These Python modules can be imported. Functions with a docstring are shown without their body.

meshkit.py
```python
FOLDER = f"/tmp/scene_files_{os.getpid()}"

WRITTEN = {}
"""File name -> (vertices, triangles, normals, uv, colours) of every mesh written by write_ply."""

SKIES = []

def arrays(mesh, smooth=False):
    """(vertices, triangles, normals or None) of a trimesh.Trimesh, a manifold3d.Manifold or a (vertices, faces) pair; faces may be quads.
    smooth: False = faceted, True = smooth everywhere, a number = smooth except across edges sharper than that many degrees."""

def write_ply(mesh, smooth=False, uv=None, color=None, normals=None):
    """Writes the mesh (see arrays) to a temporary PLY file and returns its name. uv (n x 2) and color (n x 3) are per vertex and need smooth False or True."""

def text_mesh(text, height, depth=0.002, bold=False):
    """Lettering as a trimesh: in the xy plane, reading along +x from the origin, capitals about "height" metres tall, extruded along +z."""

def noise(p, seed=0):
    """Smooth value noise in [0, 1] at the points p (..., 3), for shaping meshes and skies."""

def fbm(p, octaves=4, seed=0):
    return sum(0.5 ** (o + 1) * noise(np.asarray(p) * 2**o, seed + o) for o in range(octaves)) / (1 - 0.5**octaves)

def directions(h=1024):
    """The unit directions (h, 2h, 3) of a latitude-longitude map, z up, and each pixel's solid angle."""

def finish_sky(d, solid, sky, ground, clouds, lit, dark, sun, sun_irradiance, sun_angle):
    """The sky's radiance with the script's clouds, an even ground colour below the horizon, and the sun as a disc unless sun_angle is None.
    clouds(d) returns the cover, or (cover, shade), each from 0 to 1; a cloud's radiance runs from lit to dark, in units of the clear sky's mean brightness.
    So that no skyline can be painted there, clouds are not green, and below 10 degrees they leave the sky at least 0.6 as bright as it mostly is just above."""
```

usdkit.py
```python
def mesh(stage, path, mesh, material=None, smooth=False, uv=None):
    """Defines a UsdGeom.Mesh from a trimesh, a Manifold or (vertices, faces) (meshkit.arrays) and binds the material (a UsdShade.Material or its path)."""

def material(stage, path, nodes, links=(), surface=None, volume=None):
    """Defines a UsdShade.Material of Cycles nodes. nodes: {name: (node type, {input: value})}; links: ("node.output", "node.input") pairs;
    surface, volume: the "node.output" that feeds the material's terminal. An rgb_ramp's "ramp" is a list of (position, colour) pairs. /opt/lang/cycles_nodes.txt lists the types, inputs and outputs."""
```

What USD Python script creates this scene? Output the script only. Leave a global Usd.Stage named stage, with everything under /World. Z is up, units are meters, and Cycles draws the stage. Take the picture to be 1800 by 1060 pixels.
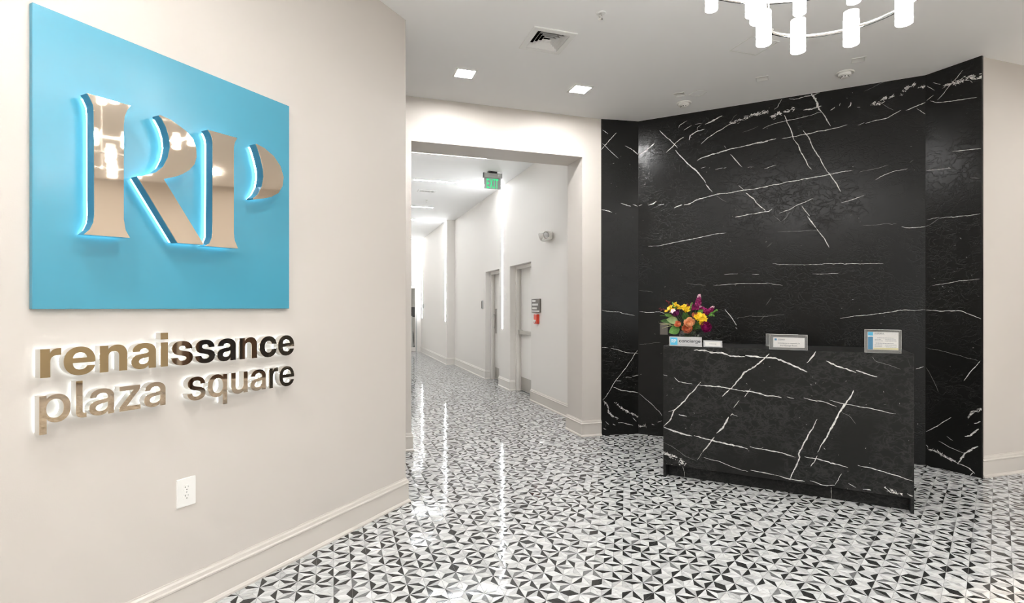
import math, glob
import numpy as np, trimesh, usdkit, meshkit
import manifold3d as m3
from manifold3d import Manifold
from shapely.geometry import Polygon, box as sbox, MultiPolygon
from shapely.ops import unary_union, polygonize
from PIL import Image, ImageDraw, ImageFont
from pxr import Usd, UsdGeom, UsdShade, UsdLux, Gf, Sdf, Vt

stage = Usd.Stage.CreateInMemory()
UsdGeom.SetStageUpAxis(stage, UsdGeom.Tokens.z); UsdGeom.SetStageMetersPerUnit(stage, 1.0)
world = UsdGeom.Xform.Define(stage, '/World'); stage.SetDefaultPrim(world.GetPrim())
UsdGeom.Scope.Define(stage, '/World/Looks')

# ------------------------------------------------------------------ camera, exposure, light levels
EYE = (0.0, 0.0, 1.40)
YAW = 18.2                      # degrees to the right of the corridor axis (+Y)
cam = UsdGeom.Camera.Define(stage, '/World/camera')
cam.AddTransformOp().Set(Gf.Matrix4d().SetRotate(Gf.Rotation(Gf.Vec3d(1, 0, 0), 90)) * Gf.Matrix4d().SetRotate(Gf.Rotation(Gf.Vec3d(0, 0, 1), -YAW)) * Gf.Matrix4d().SetTranslate(Gf.Vec3d(*EYE)))
cam.CreateHorizontalApertureAttr(36.0); cam.CreateVerticalApertureAttr(36.0 * 1060 / 1800)
cam.CreateFocalLengthAttr(955 / 1800 * 36.0)
cam.CreateVerticalApertureOffsetAttr(11 / 1800 * 36.0)
cam.CreateClippingRangeAttr(Gf.Vec2f(0.05, 200))
cam.CreateExposureAttr(0.16)
# daylight: a pale overcast-bright sky and a low, weak sun through the added storefront windows behind the camera
dome = UsdLux.DomeLight.Define(stage, '/World/sky'); dome.CreateColorAttr(Gf.Vec3f(0.97, 0.985, 1.0)); dome.CreateIntensityAttr(0.50)
sun = UsdLux.DistantLight.Define(stage, '/World/sun'); sun.CreateNormalizeAttr(True); sun.CreateAngleAttr(0.9); sun.CreateColorAttr(Gf.Vec3f(1.0, 0.74, 0.50)); sun.CreateIntensityAttr(1.7)
SUN_EL = 24.0
sun.AddTransformOp().Set(Gf.Matrix4d().SetRotate(Gf.Rotation(Gf.Vec3d(1, 0, 0), 90 - SUN_EL)))
DOWNLIGHT = 360.0               # radiance of a recessed lamp's lens
SHADE = 12.5                    # chandelier tubes
LED = 62.0                      # corridor LED lines
RING_UP = 30.0                 # light line added on top of the chandelier rings to brighten the ceiling
HALO_BLUE, HALO_WHITE = 4.5, 2.6
C1, C2, HEAD = 3.47, 3.55, 3.035  # lobby ceiling, corridor ceiling, head of the opening

# ------------------------------------------------------------------ helpers
used = {}
def numbered(path):
    n = used.get(path, -1) + 1; used[path] = n
    return path if n == 0 else '%s_%03d' % (path, n)
def put(prim, label=None, cat=None, group=None, kind=None, category=None):
    cat = cat or category
    p = prim.GetPrim() if hasattr(prim, 'GetPrim') else prim
    for k, v in (('label', label), ('category', cat), ('group', group), ('kind', kind)):
        if v: p.SetCustomDataByKey(k, v)
    return p
def gf(M):
    M = np.asarray(M, float)
    return Gf.Matrix4d(*[float(x) for x in M.T.ravel()])
def frame(origin, x, y, z):
    M = np.eye(4); M[:3, 0] = x; M[:3, 1] = y; M[:3, 2] = z; M[:3, 3] = origin
    return M
def xf(name, M=None, parent='/World', **kw):
    p = parent if isinstance(parent, str) else str(parent.GetPath())
    x = UsdGeom.Xform.Define(stage, numbered(p + '/' + name))
    if M is not None: x.AddTransformOp().Set(gf(M))
    return put(x, **kw)
def obj(name, mesh, m, parent='/World', smooth=False, **kw):
    p = parent if isinstance(parent, str) else str(parent.GetPath())
    q = usdkit.mesh(stage, numbered(p + '/' + name), mesh, MAT[m], smooth=smooth)
    return put(q, **kw)
def tag_all(root, **kw): put(root, **kw)
def dup(src, name, M, **kw):
    x = UsdGeom.Xform.Define(stage, numbered('/World/' + name))
    x.GetPrim().GetReferences().AddInternalReference(src.GetPath())
    x.GetPrim().SetInstanceable(True)
    x.MakeMatrixXform().Set(gf(M))
    return put(x, **kw)
def T(x, y, z): M = np.eye(4); M[:3, 3] = (x, y, z); return M
def Rz(deg): return trimesh.transformations.rotation_matrix(math.radians(deg), [0, 0, 1])
def cat(*ms): return trimesh.util.concatenate([m for m in ms if m is not None])
def bx(x0, x1, y0, y1, z0, z1, b=0.0):
    if b <= 0:
        m = trimesh.creation.box((x1 - x0, y1 - y0, z1 - z0)); m.apply_translation(((x0 + x1) / 2, (y0 + y1) / 2, (z0 + z1) / 2)); return m
    pts = []
    for sx in (0, 1):
        for sy in (0, 1):
            for sz in (0, 1):
                X, Y, Z = (x0, x1)[sx], (y0, y1)[sy], (z0, z1)[sz]
                dx, dy, dz = (b, -b)[sx], (b, -b)[sy], (b, -b)[sz]
                pts += [(X, Y + dy, Z + dz), (X + dx, Y, Z + dz), (X + dx, Y + dy, Z)]
    return trimesh.convex.convex_hull(np.array(pts))
def prism(poly, z0, z1):
    gs = getattr(poly, 'geoms', [poly]); out = []
    for g in gs:
        if g.is_empty or g.area < 1e-9 or g.geom_type != 'Polygon': continue
        m = trimesh.creation.extrude_polygon(g, z1 - z0, engine='earcut'); m.apply_translation((0, 0, z0)); out.append(m)
    return cat(*out) if out else None
def chamfered(poly, z0, z1, c):
    """Extrusion whose far edge is bevelled by c."""
    gs = getattr(poly, 'geoms', [poly]); out = []
    for g in gs:
        lo = prism(g, z0, z1 - c); out.append(lo)
        t = m3.CrossSection([np.array(r.coords)[:-1] for r in [g.exterior, *g.interiors]], m3.FillRule.EvenOdd)
        inn = g.buffer(-c, join_style=2)
        if not inn.is_empty: out.append(prism(inn, z1 - c, z1))
    return cat(*out)
def mani(m):
    m = m.copy(); m.merge_vertices()
    return Manifold(m3.Mesh(np.asarray(m.vertices, np.float32), np.asarray(m.faces, np.uint32)))
def unmani(m):
    k = m.to_mesh(); return trimesh.Trimesh(k.vert_properties[:, :3], k.tri_verts, process=False)
def cut(a, *bs):
    r = mani(a)
    for b in bs: r = r - mani(b)
    return unmani(r)
def lathe(profile, n=32):
    """profile: (r, z) from bottom to top; closed on the axis if r=0."""
    p = np.array(profile, float); a = np.arange(n) * 2 * np.pi / n
    v = np.stack([p[:, 0, None] * np.cos(a), p[:, 0, None] * np.sin(a), np.repeat(p[:, 1, None], n, 1)], -1).reshape(-1, 3)
    f = []
    for i in range(len(p) - 1):
        for j in range(n):
            k = (j + 1) % n; A, B, C, D = i * n + j, i * n + k, (i + 1) * n + k, (i + 1) * n + j
            if p[i, 0] > 1e-9: f.append((A, B, C))
            if p[i + 1, 0] > 1e-9: f.append((A, C, D)) if p[i, 0] > 1e-9 else f.append((A, C, D))
    m = trimesh.Trimesh(v, f, process=False); m.merge_vertices(); m.update_faces(m.nondegenerate_faces()); return m
def tube(pts, r, sides=8, caps=True):
    p = np.asarray(pts, float); r = np.broadcast_to(r, (len(p),)).astype(float)
    t = np.gradient(p, axis=0); t /= np.linalg.norm(t, axis=1, keepdims=True) + 1e-12
    up = np.array([0, 0, 1.0]) if abs(t[0][2]) < 0.9 else np.array([1.0, 0, 0])
    a = np.cross(t[0], up); a /= np.linalg.norm(a); A = []
    for k in range(len(p)):
        a = a - t[k] * (a @ t[k]); a /= np.linalg.norm(a); A.append(a.copy())
    A = np.array(A); B = np.cross(t, A); th = np.arange(sides) * 2 * np.pi / sides
    v = p[:, None] + r[:, None, None] * (np.cos(th)[None, :, None] * A[:, None] + np.sin(th)[None, :, None] * B[:, None])
    f = []
    for i in range(len(p) - 1):
        for j in range(sides):
            k = (j + 1) % sides; a_, b_, c_, d_ = i * sides + j, i * sides + k, (i + 1) * sides + k, (i + 1) * sides + j
            f += [(a_, b_, c_), (a_, c_, d_)]
    v = v.reshape(-1, 3)
    if caps:
        n = len(v); v = np.vstack([v, p[:1], p[-1:]])
        for j in range(sides):
            k = (j + 1) % sides; f += [(n, k, j), (n + 1, (len(p) - 1) * sides + j, (len(p) - 1) * sides + k)]
    return trimesh.Trimesh(v, f, process=False)
def ringtube(R, r, n=72, s=10):
    a = np.linspace(0, 2 * np.pi, n, endpoint=False); b = np.linspace(0, 2 * np.pi, s, endpoint=False)
    v = np.stack([(R + r * np.cos(b)[None]) * np.cos(a)[:, None], (R + r * np.cos(b)[None]) * np.sin(a)[:, None], np.repeat(r * np.sin(b)[None], n, 0)], -1).reshape(-1, 3)
    f = []
    for i in range(n):
        for j in range(s):
            A, B, C, D = i * s + j, ((i + 1) % n) * s + j, ((i + 1) % n) * s + (j + 1) % s, i * s + (j + 1) % s
            f += [(A, B, C), (A, C, D)]
    return trimesh.Trimesh(v, f, process=False)
def ball(r, sub=2, scale=(1, 1, 1), at=(0, 0, 0)):
    m = trimesh.creation.icosphere(subdivisions=sub, radius=r); m.apply_scale(scale); m.apply_translation(at); return m
def cyl(r, z0, z1, n=24):
    return lathe([(0, z0), (r, z0), (r, z1), (0, z1)], n)
def tf(m, M): m = m.copy(); m.apply_transform(M); return m

# lettering: outlines of the font by marching squares on a large anti-aliased glyph
FONT = glob.glob('/opt/blender-*/*/datafiles/fonts/Inter.woff2')[0]
_glyphs = {}
def glyph(ch, weight, px=260):
    """shapely outline of one character, em-normalised so that the x-height is measured elsewhere; origin on the baseline; returns (shape, advance)"""
    if ch == 'i':      # square-dotted i
        s, adv = glyph('\u0131', weight, px); x0, y0, x1, y1 = s.bounds; e = 0.012 * (x1 - x0)
        return unary_union([s, sbox(x0 - e, y1 * 1.13, x1 + e, y1 * 1.40)]), adv
    key = (ch, weight)
    if key in _glyphs: return _glyphs[key]
    f = ImageFont.truetype(FONT, px)
    try: f.set_variation_by_axes([32, weight])
    except Exception: pass
    x0, y0, x1, y1 = f.getbbox(ch, anchor='ls'); pad = 4
    im = Image.new('L', (int(x1 - x0) + 2 * pad, int(y1 - y0) + 2 * pad))
    ImageDraw.Draw(im).text((pad - x0, pad - y0), ch, 255, f, anchor='ls')
    g = np.asarray(im, float) / 255; lines = []
    H, W = g.shape
    def ip(p, q, a, b): t = (0.5 - a) / (b - a); return (round(p[0] + (q[0] - p[0]) * t, 4), round(p[1] + (q[1] - p[1]) * t, 4))
    on = g > 0.5
    mixed = np.argwhere((on[:-1, :-1].astype(int) + on[1:, :-1] + on[:-1, 1:] + on[1:, 1:]) % 4 != 0)
    for i, j in mixed:
        c = [(j, i), (j + 1, i), (j + 1, i + 1), (j, i + 1)]; v = [g[i, j], g[i, j + 1], g[i + 1, j + 1], g[i + 1, j]]
        e = [ip(c[k], c[(k + 1) % 4], v[k], v[(k + 1) % 4]) for k in range(4) if (v[k] > 0.5) != (v[(k + 1) % 4] > 0.5)]
        for k in range(0, len(e) - 1, 2):
            if e[k] != e[k + 1]: lines.append((e[k], e[k + 1]))
    shapes = []
    for p in polygonize(lines):
        q = p.representative_point(); yy, xx = int(q.y), int(q.x)
        if g[min(yy, H - 1):min(yy + 2, H), xx:xx + 2].mean() > 0.5: shapes.append(p)
    from shapely import affinity
    s = unary_union(shapes).simplify(0.35)
    s = affinity.affine_transform(s, [1 / px, 0, 0, -1 / px, (x0 - pad + 0.5) / px, (pad - y0 - 0.5) / px])
    _glyphs[key] = (s, f.getlength(ch) / px)
    return _glyphs[key]
def word(text, weight, x0, x1, base, xh=None, capital=None):
    """outlines of a word fitted between x0 and x1 on a baseline; returns a list of (character, shape)."""
    from shapely import affinity
    out, pen = [], 0.0
    for ch in text:
        if ch == ' ': pen += 0.28; continue
        s, adv = glyph(ch, weight); out.append((ch, affinity.translate(s, pen, 0))); pen += adv
    lo = min(s.bounds[0] for _, s in out); hi = max(s.bounds[2] for _, s in out)
    ref = glyph('x', weight)[0].bounds[3] if xh else glyph('H', weight)[0].bounds[3]
    sy = (xh or capital) / ref; sx = (x1 - x0) / (hi - lo)
    return [(c, affinity.affine_transform(s, [sx, 0, 0, sy, x0 - lo * sx, base])) for c, s in out]

# ------------------------------------------------------------------ materials
MAT = {}
def mat(name, nodes, links=(), surface='p.BSDF'):
    MAT[name] = usdkit.material(stage, '/World/Looks/' + name, nodes, links, surface=surface)
def plain(name, col, rough=0.5, metal=0.0, bump=None, **kw):
    n = {'p': ('principled_bsdf', {'base_color': col, 'roughness': rough, 'metallic': metal, **kw})}; l = []
    if bump:
        n['g'] = ('geometry', {}); n['t'] = ('noise_texture', {'scale': bump[0], 'detail': 3.0}); n['b'] = ('bump', {'strength': bump[1], 'distance': bump[2]})
        l = [('g.position', 't.vector'), ('t.fac', 'b.height'), ('b.normal', 'p.normal')]
    mat(name, n, l)
def glow(name, col, s, base=(0.8, 0.8, 0.8)):
    mat(name, {'p': ('principled_bsdf', {'base_color': base, 'roughness': 0.4, 'emission_color': col, 'emission_strength': s})})
plain('wall_paint', (0.60, 0.555, 0.51), 0.55, bump=(180, 0.08, 0.002))
plain('corridor_paint', (0.80, 0.765, 0.725), 0.55, bump=(180, 0.08, 0.002))
plain('ceiling_paint', (0.95, 0.95, 0.945), 0.7)
plain('corridor_trim', (0.79, 0.755, 0.71), 0.35)
plain('trim_paint', (0.62, 0.575, 0.525), 0.35)
plain('white_plastic', (0.82, 0.81, 0.78), 0.35)
plain('cream_plastic', (0.88, 0.86, 0.82), 0.4)
plain('olive_panel', (0.42, 0.36, 0.24), 0.3)
plain('dark_glass', (0.012, 0.014, 0.02), 0.05)
plain('brown_wood', (0.09, 0.05, 0.03), 0.35)
plain('white_metal', (0.85, 0.85, 0.83), 0.4)
plain('grey_metal', (0.55, 0.55, 0.54), 0.35, 0.6)
plain('steel', (0.60, 0.58, 0.55), 0.42, 1.0)
plain('chrome', (0.88, 0.87, 0.85), 0.06, 1.0)
plain('dark_plastic', (0.03, 0.03, 0.03), 0.4)
plain('dark_void', (0.01, 0.01, 0.01), 0.9)
plain('letter_mirror', (0.86, 0.74, 0.61), 0.03, 1.0)
plain('word_mirror', (0.66, 0.545, 0.42), 0.03, 1.0)
plain('letter_return', (0.80, 0.79, 0.76), 0.12, 1.0)
plain('reflection_tinted_return', (0.30, 0.36, 0.42), 0.12, 1.0)  # dark blue reflection of the panel put into the metal colour
plain('door_paint', (0.84, 0.81, 0.77), 0.4)
plain('frame_paint', (0.79, 0.75, 0.70), 0.4)
plain('lamp_lens', (0.7, 0.7, 0.7), 0.15)
plain('fire_red', (0.62, 0.05, 0.02), 0.35)
plain('plate_brown', (0.12, 0.105, 0.09), 0.4)
plain('print_white', (0.85, 0.84, 0.80), 0.5)
plain('print_dark', (0.05, 0.055, 0.07), 0.5)
plain('print_grey', (0.42, 0.42, 0.44), 0.5)
plain('print_blue', (0.10, 0.52, 0.78), 0.4)
plain('print_navy', (0.09, 0.28, 0.46), 0.4)
plain('print_yellow', (0.78, 0.72, 0.42), 0.5)
plain('silver_plate', (0.62, 0.62, 0.63), 0.35, 0.3)
plain('card_white', (0.86, 0.84, 0.81), 0.5)
plain('gym_wall', (0.42, 0.385, 0.34), 0.6)
plain('gym_white', (0.72, 0.70, 0.66), 0.4)
plain('gym_black', (0.03, 0.028, 0.026), 0.5)
plain('grout', (0.20, 0.20, 0.20), 0.8)
# the blue panel: satin lacquer, broad soft highlight
plain('blue_panel', (0.066, 0.30, 0.415), 0.22, bump=(55, 0.04, 0.004), coat_weight=0.35, coat_roughness=0.16)
glow('blue_halo', (0.62, 0.90, 1.0), HALO_BLUE)
glow('white_halo', (0.86, 0.96, 1.0), HALO_WHITE)
glow('downlight_lens', (1.0, 0.995, 0.985), DOWNLIGHT)
glow('led_diffuser', (0.94, 0.975, 1.0), LED)
glow('added_ring_light', (1.0, 0.985, 0.96), RING_UP)  # glow of the added light lines on the rings
glow('exit_green', (0.05, 0.80, 0.30), 0.85, (0.03, 0.22, 0.10))
plain('frosted', (0.50, 0.51, 0.50), 0.25)
mat('chandelier_glass', {'g': ('texture_coordinate', {}), 'm': ('mapping', {'scale': (1, 1, 2.2)}), 'v': ('voronoi_texture', {'scale': 95.0}),
    'r': ('rgb_ramp', {'ramp': [(0.0, (0.35,) * 3), (0.35, (0.8,) * 3), (0.7, (1.25,) * 3)]}), 'w': ('math', {'math_type': 'multiply', 'value2': SHADE}),
    'p': ('principled_bsdf', {'base_color': (0.85, 0.85, 0.85), 'roughness': 0.1, 'emission_color': (1.0, 0.99, 0.975)})},
    [('g.object', 'm.vector'), ('m.vector', 'v.vector'), ('v.distance', 'r.fac'), ('r.color', 'w.value1'), ('w.value', 'p.emission_strength')])
mat('tube_rim', {'g': ('texture_coordinate', {}), 'v': ('voronoi_texture', {'scale': 120.0}), 'r': ('rgb_ramp', {'ramp': [(0.1, (0.30,) * 3), (0.6, (0.95,) * 3)]}), 'p': ('principled_bsdf', {'base_color': (0.8, 0.8, 0.8), 'roughness': 0.08, 'emission_strength': 0.5})},
    [('g.object', 'v.vector'), ('v.distance', 'r.fac'), ('r.color', 'p.emission_color')])
mat('clear_acrylic', {'f': ('fresnel', {'IOR': 1.49}), 't': ('transparent_bsdf', {'color': (0.90, 0.92, 0.92)}), 'g': ('glossy_bsdf', {'color': (0.9, 0.9, 0.9), 'roughness': 0.04}),
    'd': ('diffuse_bsdf', {'color': (0.60, 0.59, 0.57)}), 'm1': ('mix_closure', {}), 'm2': ('mix_closure', {'fac': 0.30})},
    [('f.fac', 'm1.fac'), ('t.BSDF', 'm1.closure1'), ('g.BSDF', 'm1.closure2'), ('m1.closure', 'm2.closure1'), ('d.BSDF', 'm2.closure2')], 'm2.closure')
mat('acrylic_edge', {'p': ('principled_bsdf', {'base_color': (0.80, 0.80, 0.78), 'roughness': 0.2})})
mat('clear_front', {'f': ('fresnel', {'IOR': 1.3}), 't': ('transparent_bsdf', {'color': (0.99, 0.99, 0.99)}), 'g': ('glossy_bsdf', {'color': (0.9, 0.9, 0.9), 'roughness': 0.04}), 'm1': ('mix_closure', {})},
    [('f.fac', 'm1.fac'), ('t.BSDF', 'm1.closure1'), ('g.BSDF', 'm1.closure2')], 'm1.closure')
mat('window_glass', {'f': ('fresnel', {'IOR': 1.45}), 't': ('transparent_bsdf', {'color': (0.93, 0.95, 0.95)}), 'g': ('glossy_bsdf', {'color': (0.9, 0.9, 0.9), 'roughness': 0.02}), 'm1': ('mix_closure', {})},
    [('f.fac', 'm1.fac'), ('t.BSDF', 'm1.closure1'), ('g.BSDF', 'm1.closure2')], 'm1.closure')
mat('vase_glass', {'p': ('principled_bsdf', {'base_color': (0.93, 0.96, 0.94), 'roughness': 0.03, 'transmission_weight': 1.0, 'ior': 1.45})})
mat('vase_water', {'p': ('principled_bsdf', {'base_color': (0.80, 0.86, 0.78), 'roughness': 0.02, 'transmission_weight': 1.0, 'ior': 1.33})})
def marble(name, k, net_col, crack, rough, wd):
    """black leathered marble: near-black ground, a fine irregular pale net, shallow cracks in relief"""
    ring = lambda a, w: {'ramp': [(0.5 - 3 * w, (0.0,) * 3), (0.5 - w, (0.45,) * 3), (0.5, (1.0,) * 3), (0.5 + w, (0.45,) * 3), (0.5 + 3 * w, (0.0,) * 3)]}
    N = {'g': ('geometry', {}), 'm0': ('mapping', {'scale': (1.0, 1.0, 1.5)}),
        'n1': ('noise_texture', {'scale': 5.0 * k, 'detail': 3.5, 'roughness': 0.55, 'distortion': 0.4}), 'r1': ('rgb_ramp', ring(0, wd)),
        'n2': ('noise_texture', {'scale': 8.5 * k, 'detail': 3.0, 'roughness': 0.55, 'distortion': 0.7}), 'r2': ('rgb_ramp', ring(0, wd * 1.2)),
        'mx': ('math', {'math_type': 'maximum'}), 'nm': ('noise_texture', {'scale': 2.6, 'detail': 2.0}), 'rm': ('rgb_ramp', {'ramp': [(0.36, (0.05,) * 3), (0.60, (1.0,) * 3)]}), 'mm': ('math', {'math_type': 'multiply'}),
        'c': ('mix_color', {'a': (0.0085, 0.0085, 0.008), 'b': net_col}), 'iv': ('math', {'math_type': 'subtract', 'value1': 1.0}),
        'b': ('bump', {'strength': crack, 'distance': 0.004}), 'n3': ('noise_texture', {'scale': 55.0, 'detail': 3.0}), 'b2': ('bump', {'strength': 0.06, 'distance': 0.002}),
        'p': ('principled_bsdf', {'roughness': rough, 'specular_ior_level': 0.26})}
    Lk = [('g.position', 'm0.vector'), ('m0.vector', 'n1.vector'), ('m0.vector', 'n2.vector'), ('n1.fac', 'r1.fac'), ('n2.fac', 'r2.fac'), ('r1.color', 'mx.value1'), ('r2.color', 'mx.value2'),
        ('g.position', 'nm.vector'), ('nm.fac', 'rm.fac'), ('mx.value', 'mm.value1'), ('rm.color', 'mm.value2'), ('mm.value', 'c.fac'), ('c.result', 'p.base_color'),
        ('mm.value', 'iv.value2'), ('iv.value', 'b.height'), ('g.position', 'n3.vector'), ('n3.fac', 'b2.height'), ('b.normal', 'b2.normal'), ('b2.normal', 'p.normal')]
    mat(name, N, Lk)
marble('black_marble_wall', 1.3, (0.0095, 0.0095, 0.009), 0.40, 0.25, 0.007)
marble('black_marble_desk', 1.5, (0.030, 0.030, 0.029), 0.03, 0.40, 0.016)
for nm, c in (('vein_white', (0.74, 0.73, 0.70)), ('vein_faint', (0.24, 0.24, 0.23))):
    mat(nm, {'g': ('geometry', {}), 'n': ('noise_texture', {'scale': 60.0, 'detail': 3.0}), 'r': ('rgb_ramp', {'ramp': [(0.3, tuple(x * 0.55 for x in c)), (0.6, c)]}), 'p': ('principled_bsdf', {'roughness': 0.4})},
        [('g.position', 'n.vector'), ('n.fac', 'r.fac'), ('r.color', 'p.base_color')])
# floor stone: own colour per piece (primvar tone), grey veining in the pale pieces, polish
mat('mosaic_stone', {'at': ('attribute', {'attribute': 'tone'}), 'g': ('geometry', {}), 'k': ('vector_math', {'math_type': 'multiply', 'vector2': (40.0, 40.0, 40.0)}), 'a': ('vector_math', {'math_type': 'add'}),
    'mp': ('mapping', {'rotation': (0, 0, 0.5), 'scale': (1.0, 3.2, 1.0)}), 'n': ('noise_texture', {'scale': 15.0, 'detail': 5.0, 'distortion': 0.6}), 'r': ('rgb_ramp', {'ramp': [(0.30, (0.70,) * 3), (0.48, (0.93,) * 3), (0.60, (1.0,) * 3)]}),
    'm': ('mix_color', {'blend_type': 'multiply', 'fac': 1.0}), 'p': ('principled_bsdf', {'roughness': 0.05, 'specular_ior_level': 0.30})},
    [('g.position', 'a.vector1'), ('at.vector', 'k.vector1'), ('k.vector', 'a.vector2'), ('a.vector', 'mp.vector'), ('mp.vector', 'n.vector'), ('n.fac', 'r.fac'), ('at.color', 'm.a'), ('r.color', 'm.b'), ('m.result', 'p.base_color')])
def petal_mat(name, a, b, scale=40.0, tr=0.25):
    mat(name, {'g': ('texture_coordinate', {}), 'n': ('noise_texture', {'scale': scale, 'detail': 2.0}), 'r': ('rgb_ramp', {'ramp': [(0.35, a), (0.65, b)]}), 'p': ('principled_bsdf', {'roughness': 0.55}),
        't': ('translucent_bsdf', {}), 'm': ('mix_closure', {'fac': tr})},
        [('g.object', 'n.vector'), ('n.fac', 'r.fac'), ('r.color', 'p.base_color'), ('r.color', 't.color'), ('p.BSDF', 'm.closure1'), ('t.BSDF', 'm.closure2')], 'm.closure')
petal_mat('rose_peach', (0.97, 0.50, 0.24), (0.98, 0.68, 0.42), 60.0, 0.35)
petal_mat('rose_coral', (0.95, 0.27, 0.13), (0.97, 0.48, 0.27), 60.0, 0.35)
petal_mat('petal_yellow', (0.90, 0.56, 0.01), (0.95, 0.72, 0.03))
petal_mat('petal_magenta', (0.20, 0.0, 0.07), (0.52, 0.02, 0.22), 160.0)
petal_mat('petal_purple', (0.12, 0.01, 0.08), (0.28, 0.03, 0.18))
petal_mat('petal_pale', (0.72, 0.42, 0.52), (0.85, 0.68, 0.72))
petal_mat('leaf_dark', (0.03, 0.09, 0.015), (0.06, 0.17, 0.03))
petal_mat('leaf_bright', (0.09, 0.25, 0.03), (0.16, 0.36, 0.06))
petal_mat('leaf_light', (0.26, 0.38, 0.14), (0.36, 0.46, 0.20))
petal_mat('grass_pale', (0.42, 0.42, 0.20), (0.56, 0.54, 0.30))
petal_mat('stem_red', (0.12, 0.008, 0.015), (0.18, 0.015, 0.02))
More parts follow.
